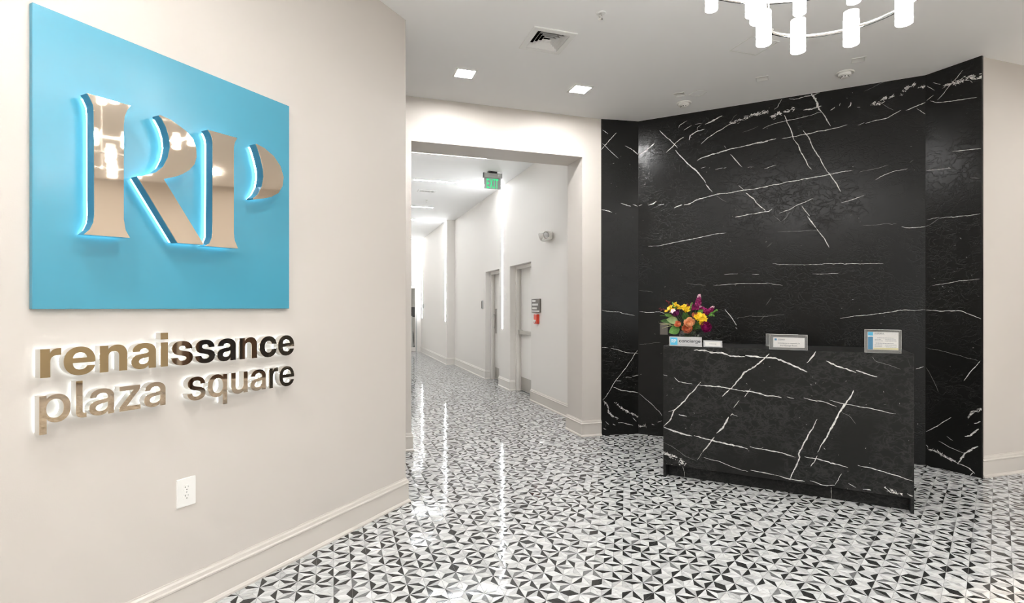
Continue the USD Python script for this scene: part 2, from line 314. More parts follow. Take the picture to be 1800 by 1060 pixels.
# ------------------------------------------------------------------ measured outlines, in metres on their own surfaces
VEINS = {'left':[(5.2,0,[(0.015,3.349),(0.075,3.312)]),(5.2,0,[(0.003,3.134),(0.071,3.218),(0.174,3.332)]),(3.9,0,[(0.009,3.199),(0.071,3.155),(0.139,3.094),(0.195,3.047)]),(7.8,0,[(0.274,3.193),(0.352,3.158),(0.431,3.099)]),(7.8,0,[(0.229,2.559),(0.279,2.541),(0.342,2.527)]),(5.2,0,[(0.364,2.546),(0.421,2.524)]),(7.8,0,[(0.003,2.475),(0.077,2.463),(0.12,2.449)]),(4.2,0,[(0.007,1.373),(0.062,1.363),(0.201,1.351),(0.264,1.333),(0.39,1.316)]),(7.8,0,[(0.007,0.971),(0.077,0.96)]),(4.2,0,[(0.108,0.952),(0.186,0.939),(0.248,0.913),(0.429,0.888)]),(5.7,0,[(0.421,0.926),(0.342,0.815),(0.248,0.691),(0.155,0.59),(0.077,0.459),(0.015,0.387)]),(3.9,0,[(0.162,0.597),(0.225,0.592)]),(4.7,0,[(0.28,0.631),(0.35,0.626)]),(4.7,0,[(0.361,0.644),(0.429,0.65)]),(7.3,0,[(0.139,0.523),(0.233,0.488),(0.429,0.456)]),(7.8,1,[(0.031,0.372),(0.069,0.326),(0.085,0.259),(0.124,0.206),(0.186,0.182)]),(7.8,1,[(0.162,0.357),(0.233,0.291),(0.327,0.239),(0.429,0.195)]),(6.5,0,[(0.194,0.137),(0.295,0.119),(0.366,0.094)]),(5.2,0,[(0.046,0.15),(0.092,0.119)]),(7.8,0,[(0.131,0.122),(0.162,0.106)]),(7.8,0,[(0.023,0.077),(0.054,0.061)]),(7.8,0,[(0.366,0.183),(0.405,0.137)])],'center':[(10.4,0,[(0.004,3.099),(0.069,3.123),(0.117,3.158),(0.181,3.202)]),(7.8,0,[(0.234,3.333),(0.303,3.255),(0.36,3.198),(0.425,3.116)]),(6.5,0,[(0.303,3.086),(0.371,3.139),(0.405,3.177),(0.489,3.225)]),(10.4,0,[(0.403,3.093),(0.483,2.988),(0.549,2.922),(0.637,2.821),(0.712,2.711)]),(7.8,0,[(0.712,2.694),(0.778,2.612)]),(2.1,0,[(0.808,2.572),(0.913,2.49)]),(5.2,0,[(0.433,3.328),(0.444,3.355),(0.522,3.394)]),(5.2,0,[(0.489,3.299),(0.572,3.339)]),(3.9,0,[(0.604,3.342),(0.678,3.345)]),(13.0,0,[(0.707,3.329),(0.787,3.352),(0.876,3.388)]),(9.1,0,[(0.544,3.185),(0.555,3.229),(0.621,3.263),(0.702,3.276)]),(3.9,0,[(0.626,3.264),(0.626,3.304),(0.669,3.331)]),(6.5,0,[(0.664,3.125),(0.734,3.181),(0.819,3.226),(0.892,3.263),(0.954,3.298),(1.016,3.304)]),(11.7,1,[(0.954,3.298),(1.016,3.304),(1.117,3.332),(1.157,3.353),(1.226,3.352),(1.304,3.366)]),(2.6,0,[(0.959,3.313),(0.99,3.364),(1.016,3.376)]),(2.6,0,[(1.071,3.186),(1.216,3.224)]),(9.1,0,[(0.626,2.952),(0.637,2.968),(0.766,3.002),(0.84,3.011),(0.964,3.037),(1.036,3.043)]),(7.8,0,[(1.036,3.038),(1.167,3.053),(1.304,3.065)]),(3.9,0,[(0.664,2.872),(0.712,2.877)]),(5.2,0,[(0.808,2.84),(0.876,2.849)]),(5.2,0,[(0.887,2.845),(0.913,2.85)]),(3.9,0,[(0.892,3.074),(0.913,3.046)]),(6.5,0,[(0.954,2.977),(0.985,2.94),(1.066,2.837)]),(3.9,0,[(1.117,2.825),(1.172,2.819)]),(10.4,0,[(0.388,2.474),(0.472,2.501)]),(7.8,0,[(0.492,2.499),(0.56,2.512),(0.615,2.539),(0.702,2.559)]),(6.5,0,[(0.637,2.549),(0.819,2.579),(0.954,2.585),(1.066,2.594),(1.147,2.597),(1.216,2.603),(1.304,2.61)]),(3.9,0,[(1.031,2.649),(1.081,2.595)]),(7.8,0,[(1.102,2.571),(1.167,2.505),(1.216,2.441),(1.28,2.37)]),(5.2,0,[(0.006,2.53),(0.04,2.545)]),(10.4,0,[(0.111,2.533),(0.164,2.54),(0.199,2.56)]),(7.8,0,[(0.216,2.518),(0.28,2.529)]),(10.4,1,[(1.2,3.346),(1.295,3.36)]),(13.0,1,[(1.342,3.297),(1.411,3.328),(1.48,3.336),(1.531,3.342)]),(10.4,0,[(1.615,3.323),(1.681,3.32),(1.746,3.334),(1.768,3.337)]),(10.4,0,[(1.843,3.28),(1.88,3.305)]),(5.2,0,[(1.912,3.312),(1.923,3.337)]),(10.4,0,[(1.985,3.281),(2.006,3.296),(2.011,3.331)]),(5.2,0,[(2.058,3.275),(2.083,3.27)]),(13.0,1,[(2.164,3.274),(2.234,3.292),(2.283,3.319)]),(7.8,1,[(2.313,3.319),(2.342,3.337)]),(10.4,1,[(2.395,3.334),(2.429,3.351),(2.429,3.374),(2.491,3.403)]),(7.8,1,[(2.524,3.368),(2.572,3.374)]),(5.2,0,[(1.491,3.455),(1.548,3.441),(1.67,3.451),(1.714,3.452),(1.768,3.467)]),(15.6,0,[(1.681,3.471),(1.714,3.409),(1.736,3.336),(1.768,3.281)]),(7.8,0,[(1.768,3.281),(1.811,3.199),(1.843,3.132)]),(3.9,0,[(1.359,3.375),(1.388,3.39),(1.428,3.459)]),(3.9,0,[(1.254,3.198),(1.342,3.23),(1.457,3.24),(1.603,3.252),(1.768,3.275)]),(7.8,0,[(1.2,3.056),(1.377,3.076)]),(6.5,0,[(1.428,3.069),(1.637,3.085),(1.746,3.094),(1.886,3.105),(1.98,3.123)]),(3.9,0,[(2.063,3.107),(2.114,3.12)]),(5.2,0,[(2.124,3.113),(2.204,3.13),(2.283,3.135),(2.395,3.187)]),(6.5,0,[(2.429,3.181),(2.505,3.209),(2.574,3.234)]),(5.2,0,[(2.51,3.183),(2.571,3.123)]),(2.6,0,[(2.114,3.412),(2.283,3.475)]),(2.6,0,[(2.234,3.286),(2.342,3.196)]),(7.8,0,[(1.448,3.3),(1.48,3.221),(1.52,3.1),(1.536,3.041)]),(7.8,0,[(1.536,3.041),(1.57,2.991),(1.592,2.913),(1.626,2.864),(1.648,2.792),(1.686,2.737)]),(7.8,0,[(1.615,3.124),(1.659,3.054),(1.703,2.935),(1.779,2.776),(1.811,2.704)]),(7.8,0,[(1.811,2.704),(1.854,2.643),(1.928,2.5)]),(5.2,0,[(1.271,2.793),(1.377,2.815)]),(6.5,0,[(1.2,2.599),(1.318,2.619),(1.57,2.644),(1.746,2.662),(2.022,2.692)]),(2.6,0,[(2.073,2.667),(2.303,2.7)]),(2.6,0,[(2.458,2.71),(2.486,2.722)]),(3.1,0,[(2.199,2.579),(2.283,2.621),(2.323,2.638),(2.443,2.653)]),(6.5,0,[(1.0,2.328),(1.085,2.338),(1.163,2.35)]),(6.5,0,[(1.169,2.347),(1.311,2.364),(1.34,2.387)]),(4.7,0,[(1.403,2.335),(1.483,2.36),(1.55,2.398),(1.699,2.456)]),(2.6,0,[(1.426,2.257),(1.471,2.291),(1.483,2.328),(1.505,2.345)]),(2.6,0,[(1.345,2.327),(1.426,2.244)]),(6.5,0,[(1.6,2.388),(1.671,2.288)]),(7.8,0,[(1.649,2.284),(1.726,2.172)]),(6.5,0,[(1.726,2.16),(1.796,2.057),(1.833,1.975)]),(4.7,0,[(0.111,2.078),(0.23,2.079),(0.448,2.112),(0.634,2.139),(0.788,2.166),(0.914,2.175)]),(2.6,0,[(1.299,2.002),(1.34,2.045)]),(1.8,0,[(1.391,2.151),(1.747,2.14)]),(3.4,0,[(1.345,1.84),(1.505,1.821),(1.661,1.818),(1.844,1.817),(2.262,1.805)]),(3.1,0,[(0.895,1.743),(1.025,1.75)]),(3.1,0,[(1.157,1.733),(1.223,1.734)]),(3.1,0,[(1.693,1.727),(1.844,1.723),(1.907,1.727)]),(3.4,0,[(0.788,1.636),(0.976,1.642),(1.145,1.648),(1.299,1.642),(1.437,1.624)]),(1.8,0,[(0.515,1.658),(0.711,1.634)]),(2.3,0,[(0.011,1.594),(0.16,1.574)]),(5.2,0,[(0.011,1.357),(0.118,1.347),(0.237,1.352),(0.285,1.341)]),(5.7,0,[(0.901,1.384),(0.951,1.318),(1.012,1.219)]),(3.9,0,[(1.006,1.199),(1.018,1.18)]),(2.3,0,[(1.025,1.298),(1.121,1.312),(1.276,1.313),(1.449,1.336)]),(2.6,0,[(1.287,1.426),(1.334,1.497)]),(2.1,0,[(1.229,1.268),(1.282,1.333)]),(4.7,0,[(1.928,2.386),(2.045,2.421),(2.109,2.448)]),(2.3,0,[(2.089,2.164),(2.219,2.164),(2.362,2.164)]),(4.2,0,[(2.398,2.133),(2.429,2.119),(2.511,2.118),(2.572,2.12)]),(4.7,0,[(1.922,1.298),(2.034,1.325),(2.219,1.342),(2.367,1.372),(2.429,1.378),(2.572,1.381)]),(3.9,0,[(0.01,0.449),(0.096,0.382),(0.184,0.308),(0.264,0.227)]),(1.8,0,[(0.01,0.99),(0.242,1.022)]),(7.8,1,[(0.007,0.084),(0.081,0.099)]),(7.8,0,[(0.148,0.128),(0.177,0.116)]),(5.2,0,[(0.213,0.149),(0.257,0.168)]),(5.2,0,[(2.504,0.853),(2.56,0.874)])],'right':[(5.2,0,[(0.01,3.24),(0.064,3.273)]),(3.9,0,[(0.008,2.619),(0.099,2.611),(0.198,2.592)]),(5.2,0,[(0.064,3.383),(0.119,3.343)]),(15.6,1,[(0.149,3.329),(0.207,3.318),(0.264,3.311),(0.301,3.33),(0.356,3.314),(0.41,3.295)]),(3.9,0,[(0.094,3.216),(0.198,3.314),(0.283,3.402)]),(5.2,0,[(0.039,3.23),(0.089,3.196),(0.198,3.173),(0.292,3.155),(0.383,3.138)]),(4.7,0,[(0.207,2.74),(0.347,2.719),(0.41,2.706)]),(2.6,0,[(0.338,2.487),(0.401,2.465)]),(5.2,0,[(0.01,3.369),(0.069,3.308)]),(2.6,0,[(0.005,2.123),(0.043,2.136),(0.108,2.182)]),(3.1,0,[(0.015,2.183),(0.108,2.192)]),(4.2,0,[(0.108,2.184),(0.213,2.178),(0.324,2.171),(0.407,2.177)]),(3.1,0,[(0.054,1.597),(0.193,1.616),(0.305,1.631),(0.402,1.638)]),(4.7,0,[(0.005,1.378),(0.13,1.369),(0.182,1.379),(0.275,1.368),(0.344,1.339),(0.412,1.313)]),(2.6,0,[(0.002,1.043),(0.127,1.029),(0.255,0.995),(0.389,0.963)]),(5.2,0,[(0.292,0.788),(0.329,0.85),(0.377,0.919),(0.407,0.96)]),(5.2,0,[(0.006,0.298),(0.087,0.36),(0.198,0.46)]),(7.8,0,[(0.006,0.181),(0.02,0.161)]),(7.8,1,[(0.041,0.143),(0.085,0.139)]),(7.8,1,[(0.101,0.157),(0.14,0.115),(0.249,0.08)]),(7.8,0,[(0.166,0.106),(0.249,0.08)]),(13.0,0,[(0.249,0.08),(0.305,0.177),(0.389,0.258)]),(7.8,0,[(0.249,0.08),(0.317,0.065),(0.371,0.03)]),(7.8,0,[(0.329,-0.004),(0.359,0.026)]),(3.1,0,[(0.107,0.238),(0.192,0.201),(0.292,0.174)]),(3.1,0,[(0.166,0.291),(0.211,0.267)]),(13.0,0,[(0.298,0.32),(0.341,0.339),(0.395,0.401)]),(10.4,0,[(0.363,0.44),(0.407,0.466)]),(7.8,1,[(0.323,0.49),(0.347,0.53),(0.41,0.565)]),(2.1,0,[(0.006,0.868),(0.061,0.767),(0.101,0.667)])],'desk':[(10.4,0,[(0.245,1.061),(0.334,1.053),(0.44,1.04),(0.532,1.023),(0.624,1.02)]),(10.4,0,[(0.627,1.03),(0.696,1.026),(0.758,1.022)]),(10.4,0,[(0.758,1.022),(0.843,1.017),(0.879,1.008),(0.95,0.972),(1.048,0.927)]),(9.1,0,[(0.795,1.051),(0.764,1.016),(0.684,0.942),(0.621,0.9),(0.557,0.814),(0.519,0.765)]),(6.5,0,[(0.519,0.765),(0.46,0.702)]),(9.1,0,[(1.105,1.08),(1.077,1.036),(1.048,0.992)]),(9.1,0,[(1.167,1.012),(1.244,0.98),(1.351,0.942)]),(7.8,0,[(1.351,0.957),(1.425,0.931),(1.476,0.918)]),(2.6,0,[(1.445,1.059),(1.466,1.023),(1.537,1.008),(1.608,0.979)]),(3.9,0,[(-0.003,0.842),(0.033,0.837)]),(5.7,0,[(0.091,0.829),(0.126,0.795),(0.231,0.784)]),(7.8,0,[(0.279,0.78),(0.36,0.779),(0.48,0.773),(0.583,0.757)]),(7.8,0,[(0.583,0.757),(0.671,0.756),(0.783,0.735),(0.879,0.726)]),(5.2,0,[(0.914,0.734),(0.962,0.725)]),(5.2,0,[(1.025,0.734),(1.111,0.722),(1.178,0.712),(1.233,0.691)]),(4.2,0,[(1.189,0.731),(1.298,0.714),(1.414,0.697),(1.583,0.673)]),(7.8,0,[(0.3,0.803),(0.265,0.765),(0.168,0.643),(0.084,0.549),(0.055,0.473),(0.004,0.417)]),(10.4,0,[(0.004,0.41),(0.112,0.385),(0.231,0.362)]),(9.1,0,[(0.245,0.367),(0.36,0.349),(0.48,0.335),(0.646,0.312)]),(6.5,0,[(0.659,0.33),(0.758,0.326),(0.867,0.313),(0.973,0.292)]),(6.5,0,[(1.031,0.3),(1.111,0.298),(1.222,0.279),(1.303,0.265)]),(5.2,0,[(1.362,0.286),(1.456,0.274),(1.558,0.252),(1.681,0.223)]),(5.2,0,[(0.665,0.777),(0.621,0.711)]),(5.2,0,[(0.583,0.68),(0.544,0.619)]),(7.8,0,[(0.538,0.577),(0.519,0.555)]),(6.5,0,[(0.532,0.566),(0.57,0.553)]),(10.4,0,[(0.506,0.546),(0.467,0.466),(0.42,0.405)]),(9.1,0,[(0.401,0.375),(0.374,0.336),(0.313,0.244)]),(3.1,0,[(0.306,0.236),(0.272,0.175)]),(9.1,0,[(1.335,0.816),(1.319,0.77),(1.287,0.711),(1.244,0.637),(1.222,0.578),(1.189,0.511),(1.122,0.368)]),(5.2,0,[(1.122,0.368),(1.111,0.347)]),(6.5,0,[(1.111,0.321),(1.088,0.273),(1.071,0.238)]),(7.8,0,[(1.111,0.586),(1.065,0.484),(1.02,0.388),(0.994,0.319),(1.002,0.294),(0.967,0.21),(0.932,0.119)]),(7.8,0,[(0.126,0.527),(0.189,0.518)]),(3.9,0,[(0.041,0.545),(0.098,0.565)]),(13.0,1,[(-0.0,0.204),(0.069,0.176),(0.126,0.155),(0.175,0.126)]),(2.6,0,[(-0.003,0.284),(0.069,0.264),(0.168,0.197),(0.265,0.167)]),(3.9,0,[(0.32,0.2),(0.44,0.184),(0.532,0.155),(0.646,0.137)]),(5.2,0,[(0.665,0.151),(0.734,0.147),(0.831,0.137)]),(5.7,0,[(0.837,0.138),(0.932,0.123),(1.031,0.118)]),(4.7,0,[(1.065,0.131),(1.133,0.116),(1.222,0.119)]),(3.9,0,[(1.265,0.212),(1.244,0.161),(1.227,0.127)]),(5.2,0,[(1.303,0.145),(1.351,0.127)]),(7.8,0,[(1.393,0.116),(1.44,0.123)]),(7.8,1,[(1.522,0.155),(1.558,0.136),(1.613,0.121)]),(10.4,0,[(1.647,0.133),(1.677,0.12)]),(2.1,0,[(1.265,0.652),(1.308,0.631),(1.351,0.579)])]}
RP_OUTLINES = {'stem_r':[(5.9604,2.2092),(6.1141,2.2133),(6.1015,2.1904),(6.092,2.1626),(6.0889,2.1247),(6.0889,1.7526),(6.0956,1.7102),(6.1118,1.681),(5.9504,1.6754),(5.9707,1.6973),(5.9821,1.7252),(5.9853,1.7555),(5.9836,2.1463),(5.9811,2.1721),(5.9707,2.1951)],'bowl_r':[(6.2102,2.214),(6.2725,2.2064),(6.3116,2.1901),(6.3417,2.176),(6.3725,2.1493),(6.3861,2.1144),(6.3882,2.0755),(6.379,2.0403),(6.3544,2.0081),(6.324,1.9838),(6.2953,1.9667),(6.2439,1.9458),(6.4227,1.6847),(6.3017,1.6808),(6.1377,1.9348),(6.1574,1.9403),(6.1841,1.9519),(6.2113,1.9662),(6.2415,1.997),(6.2605,2.0402),(6.2701,2.0888),(6.2653,2.1313),(6.2533,2.169),(6.2345,2.1995)],'stem_p':[(6.439,2.2118),(6.5893,2.2156),(6.5763,2.1897),(6.5715,2.1604),(6.5715,1.7558),(6.5763,1.721),(6.5944,1.6847),(6.4227,1.6798),(6.4483,1.6946),(6.4602,1.7238),(6.4626,1.7547),(6.4635,2.1591),(6.4602,2.1796),(6.4527,2.196)],'bowl_p':[(6.6876,2.2179),(6.7413,2.2077),(6.7983,2.1808),(6.8399,2.1387),(6.8596,2.0866),(6.8524,2.0362),(6.8274,1.9963),(6.782,1.9671),(6.7339,1.9506),(6.6648,1.9326),(6.7029,1.966),(6.7263,2.011),(6.7356,2.0599),(6.7323,2.1002),(6.718,2.1505),(6.7029,2.1905)]}
BOUQUET = {'roses':[(0.0661,1.2611),(0.1637,1.2736),(0.1476,1.2233),(0.1958,1.3349)],'yellow':[[(0.0027,1.3956),(-0.0307,1.3645),(0.0166,1.3731)],[(0.0469,1.4097),(0.0716,1.3929),(0.0386,1.4238)],[(0.1152,1.3817),(0.1422,1.3874),(0.1097,1.4069),(0.1368,1.3623)],[(0.2224,1.3185),(0.2804,1.2998),(0.2541,1.2665),(0.2436,1.3352),(0.2699,1.3244),(0.2277,1.2965)]],'purple':(0.0441,1.3563),'spikes':[[(0.2277,1.5088),(0.2198,1.4454),(0.2091,1.3819)],[(0.3403,1.4067),(0.3117,1.3684),(0.2856,1.341)],[(0.233,1.4068),(0.2646,1.3848),(0.2856,1.3574)],[(0.1637,1.4346),(0.1583,1.3679),(0.1798,1.3846)]],'carn':(0.2961,1.237),'leaves':[(0.0166,1.2914),(0.0331,1.2044),(-0.0447,1.2822),(0.126,1.3232),(0.2277,1.2413),(-0.0223,1.3334),(0.2436,1.3627),(0.2012,1.2354)],'grass':[[(-0.0954,1.33),(-0.0223,1.3221)],[(-0.101,1.2616),(-0.0056,1.2589)],[(-0.0925,1.2486),(-0.0001,1.2534)],[(-0.0756,1.2192),(0.0276,1.2493)],[(0.3815,1.3795),(0.3169,1.3466)],[(0.3558,1.3359),(0.3117,1.3357)],[(0.1771,1.4456),(0.1583,1.3679)],[(0.0138,1.4436),(0.0441,1.3788)]],'red':[[(-0.0475,1.4609),(-0.0168,1.4296),(0.0166,1.3675)],[(-0.1095,1.3927),(-0.0672,1.3786),(-0.0056,1.3504)],[(0.126,1.4291),(0.1314,1.4124),(0.1368,1.3679)]],'vase':[(0.0743,1.2108),(0.2224,1.1585)]}
# ------------------------------------------------------------------ plan (metres; +Y runs down the corridor)
A = np.array([0.4945, 3.9533])                                   # free end of the sign wall
oR, bL, bR, pR = (np.array(p) for p in ((2.7916, 5.3529), (3.2174, 5.2939), (5.0063, 3.4447), (5.0542, 3.03)))
dL, dR = np.array((2.5972, 3.8848)), np.array((3.7407, 2.6473))  # front edge of the desk
S = math.sqrt(0.5)
OX0, OX1, OY0, OY1 = 0.725, 2.565, 5.36, 5.75                    # opening to the corridor
KX, KL, JX, JY, EY = 2.838, 0.30, 2.645, 13.13, 17.30            # corridor wall, left wall, jog and end
NEAR, FAR = (7.71, 8.74), (9.37, 10.30)                          # the two door recesses
def plane(P, Q):
    u = np.append(Q - P, 0); L = np.linalg.norm(u); u /= L
    return frame(np.append(P, 0), u, (0, 0, 1), (u[1], -u[0], 0)), L
def wallbox(name, poly, z0, z1, m, cuts=(), **kw):
    w = prism(Polygon(poly), z0, z1)
    if cuts: w = cut(w, *cuts)
    return obj(name, w, m, kind='structure', **kw)

# ---- walls
LW, _ = plane(A - 8 * np.array([S, S]), A)
B = A - 8 * np.array([S, S]); nL = np.array([S, -S])
wallbox('wall_left', [A, B, B - 0.2 * nL, A - 0.2 * nL], -0.05, C1 + 0.1, 'wall_paint', label='cream painted wall carrying the blue sign and the mirror letters', category='wall')
q = [bx(-1.5, OX0, OY0, OY1, -0.05, 3.75), bx(OX1, KX + 0.4, OY0, OY1, -0.05, 3.75), bx(OX0, OX1, OY0, OY1, HEAD, 3.75)]
ow = unmani(mani(q[0]) + mani(q[1]) + mani(q[2]))
obj('wall_opening', ow, 'wall_paint', kind='structure', label='cream wall with the wide square opening into the corridor', category='wall')
wallbox('wall_center', [(2.80, 5.40), (3.215, 5.335), (5.045, 3.46), (5.075, 3.20), (5.4, 3.30), (3.3, 5.75), (2.80, 5.70)], -0.05, C1 + 0.1, 'wall_paint', label='wall core behind the black marble cladding', category='wall')
wallbox('wall_right', [(5.058, 3.045), (7.4, 3.045), (7.4, 3.3), (5.09, 3.3)], -0.05, C1 + 0.1, 'wall_paint', label='cream wall to the right of the black marble', category='wall')
Cc = B + 4 * np.array([S, -S])
wallbox('wall_side', [(7.0, -4.7), (7.2, -4.7), (7.2, 3.05), (7.0, 3.05)], -0.05, C1 + 0.1, 'wall_paint', cuts=[bx(6.9, 7.3, 1.05, 2.95, -0.1, 2.25)], label='cream side wall of the lobby with a doorway for the added door', category='wall')
wallbox('wall_rear', [Cc, (7.2, Cc[1]), (7.2, Cc[1] - 0.2), Cc - [0, 0.2]], -0.05, C1 + 0.1, 'wall_paint', cuts=[bx(-1.6, 2.4, -5, -4, 0.05, 2.95), bx(2.72, 6.7, -5, -4, 0.05, 2.95)], label='cream rear wall of the lobby with two wide added storefront windows', category='wall')
for k, (x0, x1) in enumerate(((-1.6, 2.4), (2.72, 6.7))):  # unseen windows added to let daylight into the lobby
    w = xf('window_%d' % (k + 1), kind='structure', label='wide storefront window added in the unseen rear wall, %s of the two' % ('left' if k else 'right'), category='window')
    n_ = 3; dx = (x1 - x0) / n_
    for j in range(n_ + 1): obj('mullion', bx(x0 + j * dx - (0.0 if j == 0 else 0.025 if j < n_ else 0.05), x0 + j * dx + (0.05 if j == 0 else 0.025 if j < n_ else 0.0), -4.68, -4.58, 0.05, 2.95), 'grey_metal', w)
    obj('sill', bx(x0, x1, -4.68, -4.58, 0.05, 0.12), 'grey_metal', w); obj('head', bx(x0, x1, -4.68, -4.58, 2.88, 2.95), 'grey_metal', w)
    for j in range(n_): obj('pane', bx(x0 + j * dx + 0.026, x0 + (j + 1) * dx - 0.026, -4.634, -4.626, 0.12, 2.88), 'window_glass', w)
wallbox('wall_angle', [B, Cc, Cc - 0.2 * np.array([S, S]), B - 0.2 * np.array([S, S])], -0.05, C1 + 0.1, 'wall_paint', label='cream angled rear wall of the lobby', category='wall')
wallbox('wall_passage', [(-1.7, 1.5), (-1.5, 1.5), (-1.5, 5.75), (-1.7, 5.75)], -0.05, C1 + 0.1, 'wall_paint', label='cream wall closing the passage behind the sign wall', category='wall')
wallbox('wall_corridor_right', [(KX, OY1), (3.2, OY1), (3.2, JY + 0.0), (KX, JY)], -0.05, 3.75, 'corridor_paint', cuts=[bx(2.5, 3.5, NEAR[0], NEAR[1], -0.1, 2.10), bx(2.5, 3.5, FAR[0], FAR[1], -0.1, 2.10)], label='off-white right wall of the corridor with two door recesses', category='wall')
wallbox('wall_corridor_jog', [(JX, JY), (3.2, JY), (3.2, EY + 0.2), (JX, EY + 0.2)], -0.05, 3.75, 'corridor_paint', label='off-white stretch of corridor wall standing forward at the far end', category='wall')
wallbox('wall_corridor_left', [(KL - 0.2, OY1), (KL, OY1), (KL, EY + 0.2), (KL - 0.2, EY + 0.2)], -0.05, 3.75, 'corridor_paint', label='off-white left wall of the corridor', category='wall')
wallbox('wall_corridor_end', [(KL, EY), (JX, EY), (JX, EY + 0.2), (KL, EY + 0.2)], -0.05, 3.75, 'corridor_paint', cuts=[bx(0.70, 2.52, EY - 0.1, EY + 0.3, -0.1, 2.24)], label='off-white end wall of the corridor around the glass doors', category='wall')

# ---- ceilings
DL = [(1.104, 4.69), (2.222, 4.69)] + [(x, 1.6) for x in (-0.9, 0.5, 5.9)] + [(x, -0.6) for x in (-2.6, -0.8, 1.0, 2.8, 4.6, 6.4)] + [(x, -2.8) for x in (-1.0, 0.8, 2.6, 4.4, 6.2)]  # first two are in view; the rest added unseen to brighten the lobby
POTS = [(3.193, 4.499), (3.679, 3.954), (4.163, 3.404)]
def rsq(c, s, deg=0):
    from shapely import affinity
    return affinity.rotate(sbox(c[0] - s / 2, c[1] - s / 2, c[0] + s / 2, c[1] + s / 2), deg, origin=c)
ceil = Polygon([(-6, -5), (7.3, -5), (7.3, 3.4), (5.3, 3.4), (3.3, 5.75), (3.0, 5.40), (-1.7, 5.40), (-1.7, 2.0)])
ceil = ceil.difference(unary_union([rsq(c, 0.165) for c in DL] + [rsq(c, 0.095, -46) for c in POTS] + [rsq((1.575, 3.913), 0.275)]))
obj('ceiling', prism(ceil, C1, C1 + 0.14), 'ceiling_paint', kind='structure', label='flat grey-white lobby ceiling', category='ceiling')
cc = Polygon([(KL - 0.1, OY1 - 0.1), (3.0, OY1 - 0.1), (3.0, EY + 0.1), (KL - 0.1, EY + 0.1)]).difference(sbox(1.635 - 0.13, 10.0 - 0.06, 1.635 + 0.13, 10.0 + 0.06))
obj('ceiling_corridor', prism(cc, C2, C2 + 0.1), 'ceiling_paint', kind='structure', label='flat white corridor ceiling crossed by light lines', category='ceiling')

